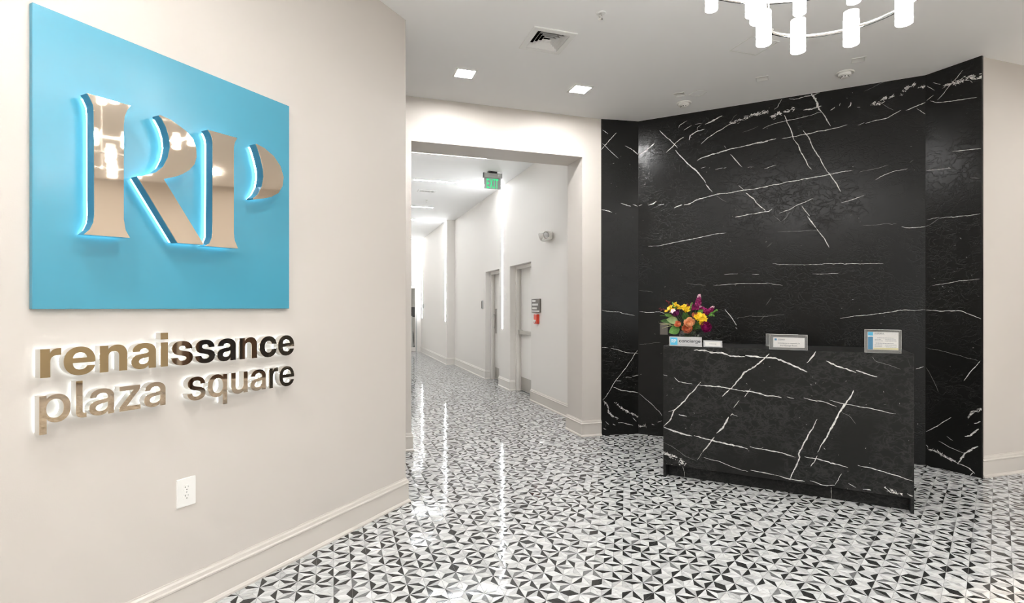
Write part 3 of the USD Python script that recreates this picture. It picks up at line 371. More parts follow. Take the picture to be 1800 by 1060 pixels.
# ---- floor: kis-triangle stone mosaic, every piece a stone of its own
fl = xf('floor', kind='structure', label='polished black, grey and white triangular stone mosaic floor', category='floor')
obj('grout_bed', bx(-6, 7.4, -5, 20.6, -0.06, -0.0012), 'grout', fl)
def build_floor():
    rng = np.random.default_rng(11); a = 0.1016; V0 = np.array([0.8808, 2.7767])
    e1, e2 = np.array([0, a]), np.array([a * math.cos(math.pi / 6), a * 0.5])
    I, J = np.meshgrid(np.arange(-130, 230), np.arange(-75, 80), indexing='ij'); base = V0 + I[..., None] * e1 + J[..., None] * e2
    base = base.reshape(-1, 2)
    tri = np.concatenate([np.stack([base, base + e2, base + e1], 1), np.stack([base + e1 + e2, base + e1, base + e2], 1)])
    c = tri.mean(1); X, Y = c[:, 0], c[:, 1]
    nC = np.array([-0.719, -0.695])
    ok = ((X > -5.3) & (X < 7.1) & (Y > -4.7) & (Y < 5.8) & ((X - Y > A[0] - A[1] - 0.12) | ((Y > 3.6) & (X > -1.6))) & (((c - bL) @ nC > -0.08) | ((X > 5.0) & (Y < 3.3))) & ~((X > 5.1) & (Y > 3.12))) | ((X > KL - 0.05) & (X < KX + 0.17) & (Y >= 5.8) & (Y < EY + 0.15))
    tri, c = tri[ok], c[ok]; n = len(tri)
    # tones: one dark, one pale-grey and one white stone per triangle, in any order
    order = np.argsort(rng.random((n, 3)), 1)
    # two dark stones seldom share a long edge: turn most such triangles round
    for _ in range(2):
        slot = np.argmax(order == 0, 1); q0 = tri[np.arange(n), slot]; q1 = tri[np.arange(n), (slot + 1) % 3]; key = np.round((q0 + q1) * 5000).astype(np.int64); key = key[:, 0] * 1000003 + key[:, 1]
        _, inv, cnt = np.unique(key, return_inverse=True, return_counts=True); clash = np.flatnonzero((cnt[inv] > 1) & (rng.random(n) < 0.33))
        order[clash] = np.roll(order[clash], 1, axis=1)
    dk = rng.random(n); j = rng.normal(1, 0.04, (n, 3))
    dark = np.where((dk < 0.76)[:, None], [0.030, 0.030, 0.029], np.where((dk < 0.92)[:, None], [0.17, 0.172, 0.172], [0.60, 0.60, 0.585]))
    tone = np.stack([dark * j[:, :1], np.array([[0.50, 0.50, 0.50]]) * j[:, 1:2], np.array([[0.63, 0.635, 0.63]]) * j[:, 2:]], 1)
    tone = np.take_along_axis(tone, order[..., None], 1).reshape(-1, 3)
    P = np.stack([np.stack([tri[:, k], tri[:, (k + 1) % 3], c], 1) for k in range(3)], 1).reshape(-1, 3, 2)
    L = np.stack([np.linalg.norm(P[:, (k + 2) % 3] - P[:, (k + 1) % 3], axis=1) for k in range(3)], 1)
    inc = (P * L[..., None]).sum(1) / L.sum(1, keepdims=True); r = (a * a * math.sqrt(3) / 12 * 2) / L.sum(1)
    area2 = r  # inradius
    top = inc[:, None] + (P - inc[:, None]) * (1 - 0.0006 / r)[:, None, None]
    h = rng.normal(0, 0.00018, (len(P), 3)); h = np.clip(h, -0.0004, 0.0004)
    # pixels, to pick the 300 stones that show largest
    ca, sa = math.cos(math.radians(YAW)), math.sin(math.radians(YAW))
    cx_, cy_ = top[..., 0] * ca - top[..., 1] * sa, top[..., 0] * sa + top[..., 1] * ca
    with np.errstate(all='ignore'):
        px, py = 900 + 955 * cx_ / cy_, 541 + 955 * 1.4 / cy_
    d1, d2 = np.stack([px[:, 1] - px[:, 0], py[:, 1] - py[:, 0]], 1), np.stack([px[:, 2] - px[:, 0], py[:, 2] - py[:, 0]], 1)
    ar = np.abs(d1[:, 0] * d2[:, 1] - d1[:, 1] * d2[:, 0]) / 2
    vis = (cy_.min(1) > 1) & (px.min(1) > 5) & (px.max(1) < 1795) & (py.max(1) < 1058) & ((inc - A) @ nL > 0.06)
    ar = np.where(vis, ar, 0); best = np.argsort(-ar)[:300]; rest = np.setdiff1d(np.arange(len(P)), best)
    def geo(idx):
        m = len(idx); t3 = np.concatenate([top[idx], h[idx][..., None]], -1)
        c3 = t3 + 0; cen = np.concatenate([inc[idx], np.zeros((m, 1))], 1)[:, None]
        t3 = np.concatenate([cen[..., :2] + (t3[..., :2] - cen[..., :2]) * (1 - 0.0005 / r[idx])[:, None, None], t3[..., 2:]], -1)   # arris
        mid = c3 + 0; mid[..., 2] -= 0.0005; bot = c3 + 0; bot[..., 2] = -0.006
        v = np.concatenate([t3, mid, bot], 1).reshape(-1, 3)
        f = [[0, 1, 2]]
        for k in range(3):
            l = (k + 1) % 3; f += [[k, 3 + k, 3 + l], [k, 3 + l, l], [3 + k, 6 + k, 6 + l], [3 + k, 6 + l, 3 + l]]
        f = np.array(f); F = (f[None] + 9 * np.arange(m)[:, None, None]).reshape(-1, 3)
        return v, F, np.repeat(tone[idx], 9, 0)
    def write(name, idx, **kw):
        v, F, col = geo(idx); q = v[F[0]]
        if np.cross(q[1] - q[0], q[2] - q[0])[2] < 0: F = F[:, ::-1]
        g = usdkit.mesh(stage, numbered(str(fl.GetPath()) + '/' + name), (v, F), MAT['mosaic_stone'])
        UsdGeom.PrimvarsAPI(g).CreatePrimvar('tone', Sdf.ValueTypeNames.Color3fArray, 'vertex').Set(Vt.Vec3fArray.FromNumpy(col.astype(np.float32)))
        put(g, **kw)
    # orient every triangle the same way
    z = (top[:, 1, 0] - top[:, 0, 0]) * (top[:, 2, 1] - top[:, 0, 1]) - (top[:, 1, 1] - top[:, 0, 1]) * (top[:, 2, 0] - top[:, 0, 0])
    flip = z < 0; top[flip] = top[flip][:, ::-1]; h[flip] = h[flip][:, ::-1]
    for k in best: write('tile', np.array([k]))
    write('tile_field', rest, kind='stuff')
build_floor()

# ---- black marble cladding with inlaid veins
rv = np.random.default_rng(5)
def vein_poly(pts, w, rough):
    p = np.array(pts, float); seg = np.linalg.norm(np.diff(p, axis=0), axis=1); s = np.r_[0, np.cumsum(seg)]; Ln = s[-1]
    n = max(6, int(Ln / 0.011)); t = np.linspace(0, Ln, n); q = np.stack([np.interp(t, s, p[:, 0]), np.interp(t, s, p[:, 1])], 1)
    d = np.gradient(q, axis=0); d /= np.linalg.norm(d, axis=1, keepdims=True) + 1e-9; nn = np.stack([-d[:, 1], d[:, 0]], 1)
    k = np.convolve(rv.normal(0, 1, n + 8), np.ones(5) / 5, 'same')[4:-4]; q = q + nn * (k * 0.0045)[:, None]
    e = np.minimum(np.minimum(t, Ln - t) / max(0.05, 0.25 * Ln), 1) ** 0.6
    hw = 0.5 * w * (0.35 + 0.65 * e) * np.clip(1 + rv.normal(0, 0.35, n), 0.35, 1.8)
    hw2 = 0.5 * w * (0.35 + 0.65 * e) * np.clip(1 + rv.normal(0, 0.35, n), 0.35, 1.8)
    out = [Polygon(np.vstack([q + nn * hw[:, None], (q - nn * hw2[:, None])[::-1]])).buffer(0)]
    if rough:      # crystalline band: splinters along the line instead of a clean stroke
        out = []
        for i in range(int(Ln / 0.0035) + 3):
            j = rv.integers(0, n); c0 = q[j] + nn[j] * rv.normal(0, w * 0.7); l_, th = abs(rv.normal(0.012, 0.010)) + 0.005, rv.normal(0, 0.5)
            if i % 2:
                aa = np.sort(rv.uniform(0, 6.28, 7)); rr_ = rv.uniform(0.5, 1.0, 7) * (0.003 + abs(rv.normal(0, w * 0.30))); out.append(Polygon([c0 + d[j] * math.cos(a_) * r_ * 1.5 + nn[j] * math.sin(a_) * r_ * 0.8 for a_, r_ in zip(aa, rr_)]).buffer(0)); continue
            l_ *= 0.7; dd = d[j] * math.cos(th) + nn[j] * math.sin(th); m_ = np.array([-dd[1], dd[0]]) * (0.0016 + abs(rv.normal(0, w * 0.22)))
            out.append(Polygon([c0 - dd * l_, c0 + m_, c0 + dd * l_, c0 - m_ * rv.uniform(0.4, 1)]).buffer(0))
    return unary_union(out)
def veining(M_, parent, veins, clip):
    hi, lo = [], []
    for w, c, pts in veins: (hi if w >= 3.0 else lo).append(vein_poly(pts, max(w, 2.4) * 0.00102, c))
    for name, g, m in (('veining', hi, 'vein_white'), ('faint_veining', lo, 'vein_faint')):
        if not g: continue
        mesh = prism(unary_union(g).intersection(clip).buffer(0), -0.001, 0.00035)
        obj(name, tf(mesh, M_), m, parent, kind='stuff', label='white mineral veins in the black stone' if m == 'vein_white' else 'thin grey mineral veins in the black stone')
def specks(n, u1, z1): 
    return [(rv.choice([2.2, 3.2]), 0, [(u, z), (u + rv.normal(0, 0.006), z + rv.normal(0, 0.004) + 0.002)]) for u, z in zip(rv.uniform(0.02, u1 - 0.02, n), rv.uniform(0.05, z1 - 0.05, n))]
for side, P_, Q_, lab in (('left', oR, bL, 'narrow black marble panel beside the corridor opening'), ('center', bL, bR, 'wide black marble wall with white veins behind the desk'), ('right', bR, pR, 'narrow black marble panel angled at the right end')):
    M_, L_ = plane(P_, Q_); t = xf('wall_marble_' + side, kind='structure', label=lab, category='wall')
    obj('slab', tf(prism(sbox(0, -0.02, L_, C1 + 0.03), -0.022, 0), M_), 'black_marble_wall', t)
    veining(M_, t, VEINS[side] + specks(int(60 * L_), L_, C1), sbox(0.001, 0.003, L_ - 0.001, C1 - 0.003))

# ---- baseboards
BP = np.array([(0, -0.01), (0.026, -0.01), (0.026, 0.010), (0.020, 0.020), (0.0155, 0.024), (0.0145, 0.132), (0.019, 0.136), (0.019, 0.144), (0.0135, 0.150), (0.011, 0.164), (0.005, 0.172), (0.004, 0.178), (-0.004, 0.178), (-0.004, -0.01)])
def baseboard(name, path, lab, m='trim_paint'):
    if 'off-white' in lab: m = 'corridor_trim'
    p = np.array(path, float); d = np.diff(p, axis=0); d /= np.linalg.norm(d, axis=1, keepdims=True); nr = np.stack([d[:, 1], -d[:, 0]], 1); n = len(p); k = len(BP); v = []
    for i in range(n):
        if i in (0, n - 1): o = nr[0 if i == 0 else -1]
        else: o = nr[i - 1] + nr[i]; o = o / (o @ nr[i])
        v += [(p[i, 0] + o[0] * x, p[i, 1] + o[1] * x, z) for x, z in BP]
    f = []
    for i in range(n - 1):
        for j in range(k):
            l = (j + 1) % k; f += [(i * k + j, (i + 1) * k + j, (i + 1) * k + l), (i * k + j, (i + 1) * k + l, i * k + l)]
    cap = trimesh.creation.triangulate_polygon(Polygon(BP), engine='earcut')[1]
    f += [tuple(t) for t in cap] + [tuple(t[::-1] + (n - 1) * k) for t in cap]
    mm = trimesh.Trimesh(np.array(v), np.array(f), process=False); trimesh.repair.fix_normals(mm)
    obj(name, mm, m, kind='structure', label=lab, category='baseboard')
baseboard('baseboard_left', [B, A, A - 0.2 * nL], 'cream baseboard along the sign wall')
baseboard('baseboard_opening_left', [(-1.4, OY0), (OX0, OY0), (OX0, OY1)], 'cream baseboard on the left jamb of the opening')
baseboard('baseboard_opening_right', [(KX, NEAR[0]), (KX, OY1), (OX1, OY1), (OX1, OY0), (2.79, OY0)], 'cream baseboard round the right jamb of the opening')
baseboard('baseboard_corridor', [(KX, FAR[0]), (KX, NEAR[1]), (KX + 0.09, NEAR[1])], 'off-white baseboard between the two corridor doors')
baseboard('baseboard_far', [(JX, EY), (JX, JY), (KX, JY), (KX, FAR[1]), (KX + 0.09, FAR[1])], 'off-white baseboard at the far end of the corridor')
baseboard('baseboard_corridor_left', [(KL, OY1), (KL, EY)], 'off-white baseboard on the corridor left wall')
baseboard('baseboard_right', [(5.072, 3.045), (7.0, 3.045)], 'cream baseboard right of the black marble')
baseboard('baseboard_side', [(7.0, 3.045), (7.0, 1.36)], 'cream baseboard on the lobby side wall')

# ---- doors in the corridor
def corridor_door(num, y0, y1, lab, kind):
    d = xf('door_%d' % num, kind='structure', label=lab, category='door')
    x = KX + 0.10
    # steel frame: jambs and head with a stop
    for a, b in ((y0, y0 + 0.055), (y1 - 0.055, y1)):
        obj('frame', cat(bx(x, x + 0.05, a, b, 0, 2.10, 0.004), bx(x + 0.05, x + 0.12, a - 0 if a == y0 else a + 0.02, b - 0.02 if a == y0 else b, 0, 2.10)), 'frame_paint', d)
    obj('frame', cat(bx(x, x + 0.05, y0 + 0.055, y1 - 0.055, 2.045, 2.10, 0.004), bx(x + 0.05, x + 0.12, y0 + 0.03, y1 - 0.03, 2.065, 2.10)), 'frame_paint', d)
    lx = x + 0.085
    obj('leaf', bx(lx, lx + 0.044, y0 + 0.037, y1 - 0.037, 0.008, 2.062, 0.003), 'door_paint', d)
    obj('kick_plate', bx(lx - 0.002, lx, y0 + 0.05, y1 - 0.05, 0.02, 0.235), 'steel', d, label='brushed steel kick plate')
    if kind == 'bar':
        b = cat(bx(lx - 0.055, lx - 0.012, y0 + 0.06, y1 - 0.045, 0.955, 1.02, 0.006), bx(lx - 0.06, lx, y1 - 0.13, y1 - 0.045, 0.945, 1.03, 0.006), bx(lx - 0.05, lx, y0 + 0.06, y0 + 0.12, 0.945, 1.03, 0.006))
        obj('push_bar', b, 'steel', d, label='horizontal steel push bar')
    else:
        b = cat(bx(lx - 0.008, lx, y1 - 0.17, y1 - 0.05, 0.90, 1.38, 0.002), tube([(lx - 0.045, y1 - 0.11, 1.0), (lx - 0.045, y1 - 0.11, 1.28)], 0.009, 12), tube([(lx - 0.045, y1 - 0.11, 1.02), (lx, y1 - 0.11, 1.02)], 0.008, 8), tube([(lx - 0.045, y1 - 0.11, 1.26), (lx, y1 - 0.11, 1.26)], 0.008, 8))
        obj('pull_handle', b, 'steel', d, label='tall steel pull plate and handle')
    for z in (0.25, 1.05, 1.85): obj('hinge', cyl(0.008, z - 0.05, z + 0.05, 10).apply_translation((lx - 0.004, y0 + 0.04, 0)), 'steel', d)
corridor_door(1, *NEAR, 'cream corridor door with a push bar, the nearer of the two', 'bar')
corridor_door(2, *FAR, 'cream corridor door with a tall pull handle, the farther of the two', 'pull')
# glass doors at the far end, a fitness room behind
d = xf('door_3', kind='structure', label='framed glass door at the far end of the corridor', category='door')
for k, (x0, x1) in enumerate(((0.74, 1.60), (1.62, 2.48))):
    obj('leaf_frame', cut(bx(x0, x1, EY + 0.04, EY + 0.085, 0.01, 2.10), bx(x0 + 0.06, x1 - 0.02, EY, EY + 0.2, 0.15, 2.02)), 'frame_paint', d)
    obj('pane', bx(x0 + 0.055, x1 - 0.015, EY + 0.058, EY + 0.066, 0.145, 2.025), 'window_glass', d)
obj('frame', cut(bx(0.70, 2.52, EY + 0.02, EY + 0.12, 0.0, 2.24), bx(0.74, 2.48, EY - 0.1, EY + 0.3, -0.1, 2.11)), 'grey_metal', d)
obj('pull_handle', tube([(1.70, EY + 0.0, 0.9), (1.70, EY + 0.0, 1.3)], 0.012, 10), 'steel', d)
t = xf('added_gym_light', T(1.6, EY + 1.7, 2.70), label='flat square ceiling light added to brighten the fitness room', cat='ceiling light')  # unseen lamp added to light the fitness room
obj('frame', cut(bx(-0.32, 0.32, -0.32, 0.32, -0.03, 0), bx(-0.29, 0.29, -0.29, 0.29, -0.1, -0.01)), 'white_metal', t); obj('diffuser', bx(-0.288, 0.288, -0.288, 0.288, -0.025, -0.018), 'led_diffuser', t)
gy = EY + 0.2
g = [bx(-0.6, 3.6, gy + 3.0, gy + 3.15, -0.05, 3.0), bx(-0.75, -0.6, gy, gy + 3.15, -0.05, 3.0), bx(3.6, 3.75, gy, gy + 3.15, -0.05, 3.0), bx(-0.75, 3.75, gy, gy + 3.15, 2.7, 2.85)]
obj('wall_gym', cat(*g), 'gym_wall', kind='structure', label='taupe walls of the fitness room behind the glass', category='wall')
e = xf('exercise_machine', T(2.455, gy + 0.55, 0), label='white and black exercise machine behind the glass door', cat='exercise machine')
obj('base', cat(bx(-0.28, 0.28, -0.06, 0.02, 0, 0.06, 0.012), bx(-0.30, 0.30, 0.75, 0.83, 0, 0.06, 0.012), bx(-0.05, 0.05, -0.02, 0.8, 0.03, 0.10, 0.012)), 'gym_black', e)
obj('post', tube([(0, 0.06, 0.06), (0, 0.10, 0.5), (0, 0.16, 0.95), (0, 0.10, 1.2)], [0.06, 0.045, 0.04, 0.035], 12), 'gym_white', e, smooth=True)
obj('console', bx(-0.17, 0.17, 0.03, 0.09, 1.13, 1.42, 0.02), 'gym_black', e)
obj('handlebar', tube([(-0.30, -0.05, 1.05), (-0.28, 0.10, 1.10), (0, 0.16, 1.12), (0.28, 0.10, 1.10), (0.30, -0.05, 1.05)], 0.018, 10), 'gym_black', e, smooth=True)
obj('flywheel_cover', tf(lathe([(0, -0.09), (0.22, -0.09), (0.26, -0.06), (0.26, 0.06), (0.22, 0.09), (0, 0.09)], 32), T(0, 0.34, 0.38) @ trimesh.transformations.rotation_matrix(math.pi / 2, [0, 1, 0])), 'gym_black', e, smooth=40)
obj('seat', cat(ball(0.13, 2, (0.8, 1.1, 0.35), (0, 0.62, 0.92)), tube([(0, 0.62, 0.08), (0, 0.62, 0.9)], 0.028, 10)), 'gym_black', e, smooth=50)
# dark door added in the unseen side wall, to darken the mirror letters
d = xf('door_4', kind='structure', label='dark glass double door in a brown frame added to the unseen lobby side wall for reflections', category='door')
obj('frame', cut(bx(6.97, 7.06, 0.98, 3.02, 0, 2.32), bx(6.8, 7.3, 1.10, 2.90, -0.1, 2.20)), 'brown_wood', d)
for k, (y0, y1) in enumerate(((1.11, 1.99), (2.01, 2.89))):
    obj('leaf_frame', cut(bx(7.07, 7.11, y0, y1, 0.01, 2.19), bx(6.9, 7.3, y0 + 0.10, y1 - 0.10, 0.28, 2.07)), 'brown_wood', d)
    obj('pane', bx(7.085, 7.095, y0 + 0.095, y1 - 0.095, 0.275, 2.075), 'dark_glass', d)
    obj('pull_handle', tube([(7.03, 1.95 + 0.1 * k, 0.9), (7.03, 1.95 + 0.1 * k, 1.25)], 0.011, 8), 'steel', d)
obj('added_backing', bx(7.12, 7.2, 1.04, 2.96, -0.05, 2.26), 'brown_wood', d)  # backing added to shut out bright gaps round the leaves
t = xf('added_wall_panel', T(7.0, -0.1, 0), label='olive-tan panel in a dark trim added on the unseen side wall to tint the mirror letters', cat='wall panel')  # unseen panel added to put an olive tone into the mirror letters
obj('board', bx(-0.02, -0.001, -1.05, 0.95, 0.20, 2.02), 'olive_panel', t)
obj('trim', cut(bx(-0.035, -0.001, -1.10, 1.0, 0.185, 2.08), bx(-0.2, 0.2, -1.045, 0.945, 0.205, 2.015)), 'brown_wood', t)

# ------------------------------------------------------------------ the blue sign
def on_wall(u, z, off=0.0): return LW @ T(u, z, off)
sg = xf('wall_sign', on_wall(5.822, 1.395), label='large square sky-blue wall sign with mirror-faced backlit letters R and P', cat='sign')
obj('panel', bx(0, 1.133, 0, 1.106, 0.0, 0.022, 0.0015), 'blue_panel', sg, label='sky-blue lacquered square panel')
def rp(parent, name, key, lab):
    p = Polygon([(u - 5.822, z - 1.395) for u, z in RP_OUTLINES[key]]).buffer(0)
    p = p.buffer(0.004, quad_segs=6).buffer(-0.008, quad_segs=6).buffer(0.004, quad_segs=6) if key.startswith('bowl') else p
    q = obj(name, chamfered(p, 0.0885, 0.092, 0.0012), 'letter_mirror', parent, smooth=28, label=lab)
    obj('side_return', prism(p.buffer(-0.0003), 0.044, 0.0885), 'reflection_tinted_return', q, smooth=28, label='polished side of the letter with the panel reflection put into its tint')
    obj('halo_light', prism(p.buffer(-0.006), 0.0225, 0.044), 'blue_halo', q, label='glowing blue-white light behind the letter')
L1 = sg
rp(sg, 'letter_stem', 'stem_r', 'flared mirror stem of the letter R')
rp(sg, 'letter_bowl', 'bowl_r', 'mirror bowl and slanting leg of the letter R')
rp(sg, 'letter_stem', 'stem_p', 'flared mirror stem of the letter P')
rp(sg, 'letter_bowl', 'bowl_p', 'mirror bowl of the letter P')
ORD = {1: 'first', 2: 'second', 3: 'third'}
def wall_word(text, weight, u0, u1, base, xh, grp, where):
    seen = {}; total = {c: text.count(c) for c in text}
    ws = word(text, weight, u0, u1, base, xh=xh)
    for i, (c, s) in enumerate(ws):
        seen[c] = seen.get(c, 0) + 1; n = seen[c]
        lab = 'mirror-faced backlit letter %s %s' % (c, where)
        if total[c] > 1: lab = '%s mirror-faced backlit letter %s %s' % (ORD[n], c, where)
        uc = (s.bounds[0] + s.bounds[2]) / 2; from shapely import affinity
        s0 = affinity.translate(s, -uc, -base)
        t = xf('wall_letter', on_wall(uc, base), label=lab, cat='letter', group=grp)
        obj('mirror_face', prism(s0, 0.0465, 0.050), 'word_mirror', t, smooth=28)
        obj('side_return', prism(s0.difference(s0.buffer(-0.004)), 0.012, 0.0465), 'letter_return', t, smooth=28, label='pale polished side of the letter')
        obj('halo_light', prism(s0.buffer(-0.0045), 0.0005, 0.0125), 'white_halo', t, label='glowing white light behind the letter')
wall_word('renaissance', 700, 5.8345, 6.963, 1.1462, 0.104, 'letters of the word renaissance', 'in the word renaissance')
wall_word('plaza', 520, 5.832, 6.276, 0.981, 0.100, 'letters of the word plaza', 'in the word plaza')
wall_word('square', 520, 6.373, 6.963, 0.981, 0.103, 'letters of the word square', 'in the word square')

# duplex outlet
o = xf('wall_outlet', on_wall(6.396, 0.5605), label='white duplex power outlet low on the sign wall', cat='outlet')
plate = chamfered(sbox(-0.0435, -0.0645, 0.0435, 0.0645).buffer(-0.003).buffer(0.003, quad_segs=3), 0, 0.0065, 0.002)
obj('cover_plate', plate, 'white_plastic', o, smooth=30)
for zc in (0.0195, -0.0195):
    face = Polygon([(0.0172 * math.cos(t), 0.0172 * math.sin(t)) for t in np.linspace(0, 2 * math.pi, 28, endpoint=False)]).intersection(sbox(-0.02, -0.0142, 0.02, 0.0142))
    from shapely import affinity
    holes = unary_union([sbox(-0.0078, 0.000, -0.0052, 0.009), sbox(-0.0105, 0.0035, -0.0052, 0.0058), sbox(0.0055, 0.001, 0.0077, 0.008), Polygon([(0.0028 * math.cos(t), 0.0028 * math.sin(t) - 0.0075) for t in np.linspace(0, 2 * math.pi, 14, endpoint=False)])])
    rc = obj('receptacle', prism(affinity.translate(face.difference(holes), 0, zc), 0.004, 0.0085), 'white_plastic', o)
    obj('slot', prism(affinity.translate(holes, 0, zc), 0.0066, 0.0070), 'dark_plastic', rc, label='dark slots for the plug')
obj('screw', cyl(0.0032, 0.006, 0.0078, 12), 'grey_metal', o)
# ------------------------------------------------------------------ desk: black marble slab front, recessed plinth, end legs
du = np.append(dR - dL, 0); DLEN = np.linalg.norm(du); du /= DLEN; dn = np.array([du[1], -du[0], 0]); DTOP = 1.085
DK = frame(np.append(dL, 0), du, -dn, (0, 0, 1))                 # x along the front, y into the depth, z up
DKP = frame(np.append(dL, 0), du, (0, 0, 1), dn)                 # plane of the front
dk = xf('reception_desk', DK, label='black marble reception desk with white veins and a recessed plinth', cat='reception desk')
obj('front_panel', bx(0, DLEN, 0, 0.02, 0.105, DTOP, 0.0008), 'black_marble_desk', dk)
obj('worktop', bx(0.02, DLEN - 0.02, 0.02, 0.62, DTOP - 0.03, DTOP - 0.0005), 'black_marble_desk', dk)
for x0 in (0, DLEN - 0.02): obj('end_panel', bx(x0, x0 + 0.02, 0.0205, 0.62, 0.0, DTOP, 0.0008), 'black_marble_desk', dk)
for x0 in (0.0, DLEN - 0.02): obj('leg', bx(x0, x0 + 0.02, 0.0, 0.0202, 0.0, 0.1048), 'black_marble_desk', dk)
obj('plinth', bx(0.02, DLEN - 0.02, 0.075, 0.095, 0.0, 0.13), 'black_marble_desk', dk)
obj('back_shelf', bx(0.02, DLEN - 0.02, 0.30, 0.61, 0.40, 0.42), 'black_marble_desk', dk)
FR = frame((0, 0, 0), (1, 0, 0), (0, 0, 1), (0, -1, 0))
veining(FR, dk, VEINS['desk'] + specks(70, DLEN, 1.05), sbox(0.001, 0.106, DLEN - 0.001, DTOP - 0.001))
veining(FR @ T(0, 0, -0.075), dk, [(3.2, 0, [(0.135, 0.12), (0.15, 0.06), (0.16, 0.0)]), (3.0, 0, [(1.205, 0.125), (1.205, 0.06), (1.208, 0.0)])], sbox(0.021, 0.001, DLEN - 0.021, 0.13))

# ---- signs and holders on the desk
def on_desk(x, y, tilt=0, rz=0): return DK @ T(x, y, DTOP) @ Rz(rz) @ trimesh.transformations.rotation_matrix(math.radians(tilt), [1, 0, 0]) @ FR
def print_text(parent, text, weight, x0, x1, base, xh, z, m='print_dark', name='lettering'):
    g = unary_union([s for _, s in word(text, weight, x0, x1, base, xh=xh)])
    obj(name, prism(g, z - 0.0003, z + 0.0003), m, parent)
def print_lines(parent, rows, z, m='print_grey', name='print'):
    rr = np.random.default_rng(3); out = []
    for x0, x1, y, h in rows:
        x = x0
        while x < x1 - 0.002:
            w = min(rr.uniform(0.004, 0.011), x1 - x); out.append(sbox(x, y, x + w, y + h)); x += w + 0.0018
    obj(name, prism(unary_union(out), z - 0.0002, z + 0.0003), m, parent)
s = xf('concierge_sign', on_desk(0.0465, 0.012, 4), label='silver name sign reading concierge with a blue square', cat='sign')
obj('plate', bx(0, 0.257, 0, 0.078, -0.004, 0.0, 0.0008), 'silver_plate', s)
obj('blue_square', bx(0.008, 0.066, 0.010, 0.071, 0, 0.0006), 'print_blue', s, label='sky-blue square with small pale RP letters')
print_text(s, 'RP', 600, 0.019, 0.055, 0.028, 0.020, 0.0009, 'print_white')
print_text(s, 'concierge', 680, 0.080, 0.247, 0.032, 0.019, 0.0004, 'print_dark')
print_lines(s, [(0.085, 0.165, 0.012, 0.003)], 0.0003)
s = xf('name_holder', on_desk(0.3155, 0.020, 8), label='small clear holder with a white name card beside the concierge sign', cat='card holder')
obj('holder', cat(bx(0, 0.142, 0, 0.054, -0.005, -0.001), bx(0, 0.142, 0, 0.004, -0.03, 0.006)), 'clear_acrylic', s)
obj('rim', cut(bx(0, 0.142, 0, 0.054, -0.001, 0.0025), bx(0.012, 0.130, 0.010, 0.045, -0.01, 0.01)), 'silver_plate', s)
obj('card', bx(0.012, 0.130, 0.010, 0.045, -0.0008, 0.0006), 'card_white', s, label='white card')
print_lines(s, [(0.045, 0.098, 0.024, 0.006)], 0.0008)
def magnets(parent, w, h, z):
    for x in (0.008, w - 0.008):
        for y in (0.010, h - 0.008): obj('corner_stud', cyl(0.0035, z, z + 0.003, 12).apply_translation((x, y, 0)), 'chrome', parent)
def block(name, M_, w, h, lab):
    s = xf(name, M_, label=lab, cat='sign holder', group='clear acrylic sign blocks on the desk')
    obj('acrylic_back', bx(0, w, 0, h, -0.011, -0.0015, 0.0008), 'clear_acrylic', s); obj('acrylic_front', bx(0, w, 0, h, 0.0025, 0.010, 0.0008), 'clear_front', s)
    obj('bright_edge', cat(bx(0, w, h - 0.001, h + 0.0004, -0.0105, 0.0095), bx(-0.0004, 0.001, 0, h, -0.0105, 0.0095), bx(w - 0.001, w + 0.0004, 0, h, -0.0105, 0.0095), bx(0, w, -0.0002, 0.0015, -0.0105, 0.0095)), 'acrylic_edge', s)
    magnets(s, w, h, 0.010)
    return s
s = block('acrylic_sign', on_desk(0.795, 0.022, 2), 0.254, 0.113, 'clear acrylic sign block with a white notice, middle of the desk')
obj('notice', bx(0.026, 0.236, 0.016, 0.092, -0.0012, 0.0012), 'card_white', s, label='white notice saying the concierge is in the package room')
obj('logo', bx(0.035, 0.050, 0.068, 0.083, 0.0012, 0.0015), 'print_navy', s)
print_text(s, 'renaissance', 600, 0.056, 0.104, 0.076, 0.0045, 0.0015)
print_lines(s, [(0.056, 0.104, 0.068, 0.0025)], 0.0014)
print_text(s, 'Concierge is currently in', 430, 0.058, 0.204, 0.044, 0.0072, 0.0015, 'print_dark')
print_text(s, 'the Package Room', 430, 0.073, 0.186, 0.027, 0.0072, 0.0015, 'print_dark')
s = block('acrylic_sign', on_desk(0.745, 0.40, 2, -2), 0.235, 0.100, 'blank clear acrylic sign block standing behind the package notice')
s = block('acrylic_sign', on_desk(1.403, 0.024, 3, 1), 0.212, 0.162, 'clear acrylic sign block with a blue-banded leaflet at the right end of the desk')
obj('leaflet', bx(0.018, 0.197, 0.021, 0.146, -0.0012, 0.0012), 'card_white', s, label='white printed leaflet with a blue side band')
obj('blue_band', bx(0.020, 0.050, 0.023, 0.112, 0.0012, 0.0015), 'print_navy', s)
obj('blue_band', bx(0.020, 0.050, 0.120, 0.145, 0.0012, 0.0015), 'print_blue', s)
obj('yellow_band', bx(0.053, 0.196, 0.0235, 0.035, 0.0012, 0.0015), 'print_yellow', s)
print_text(s, 'renaissance', 600, 0.058, 0.112, 0.134, 0.005, 0.0015)
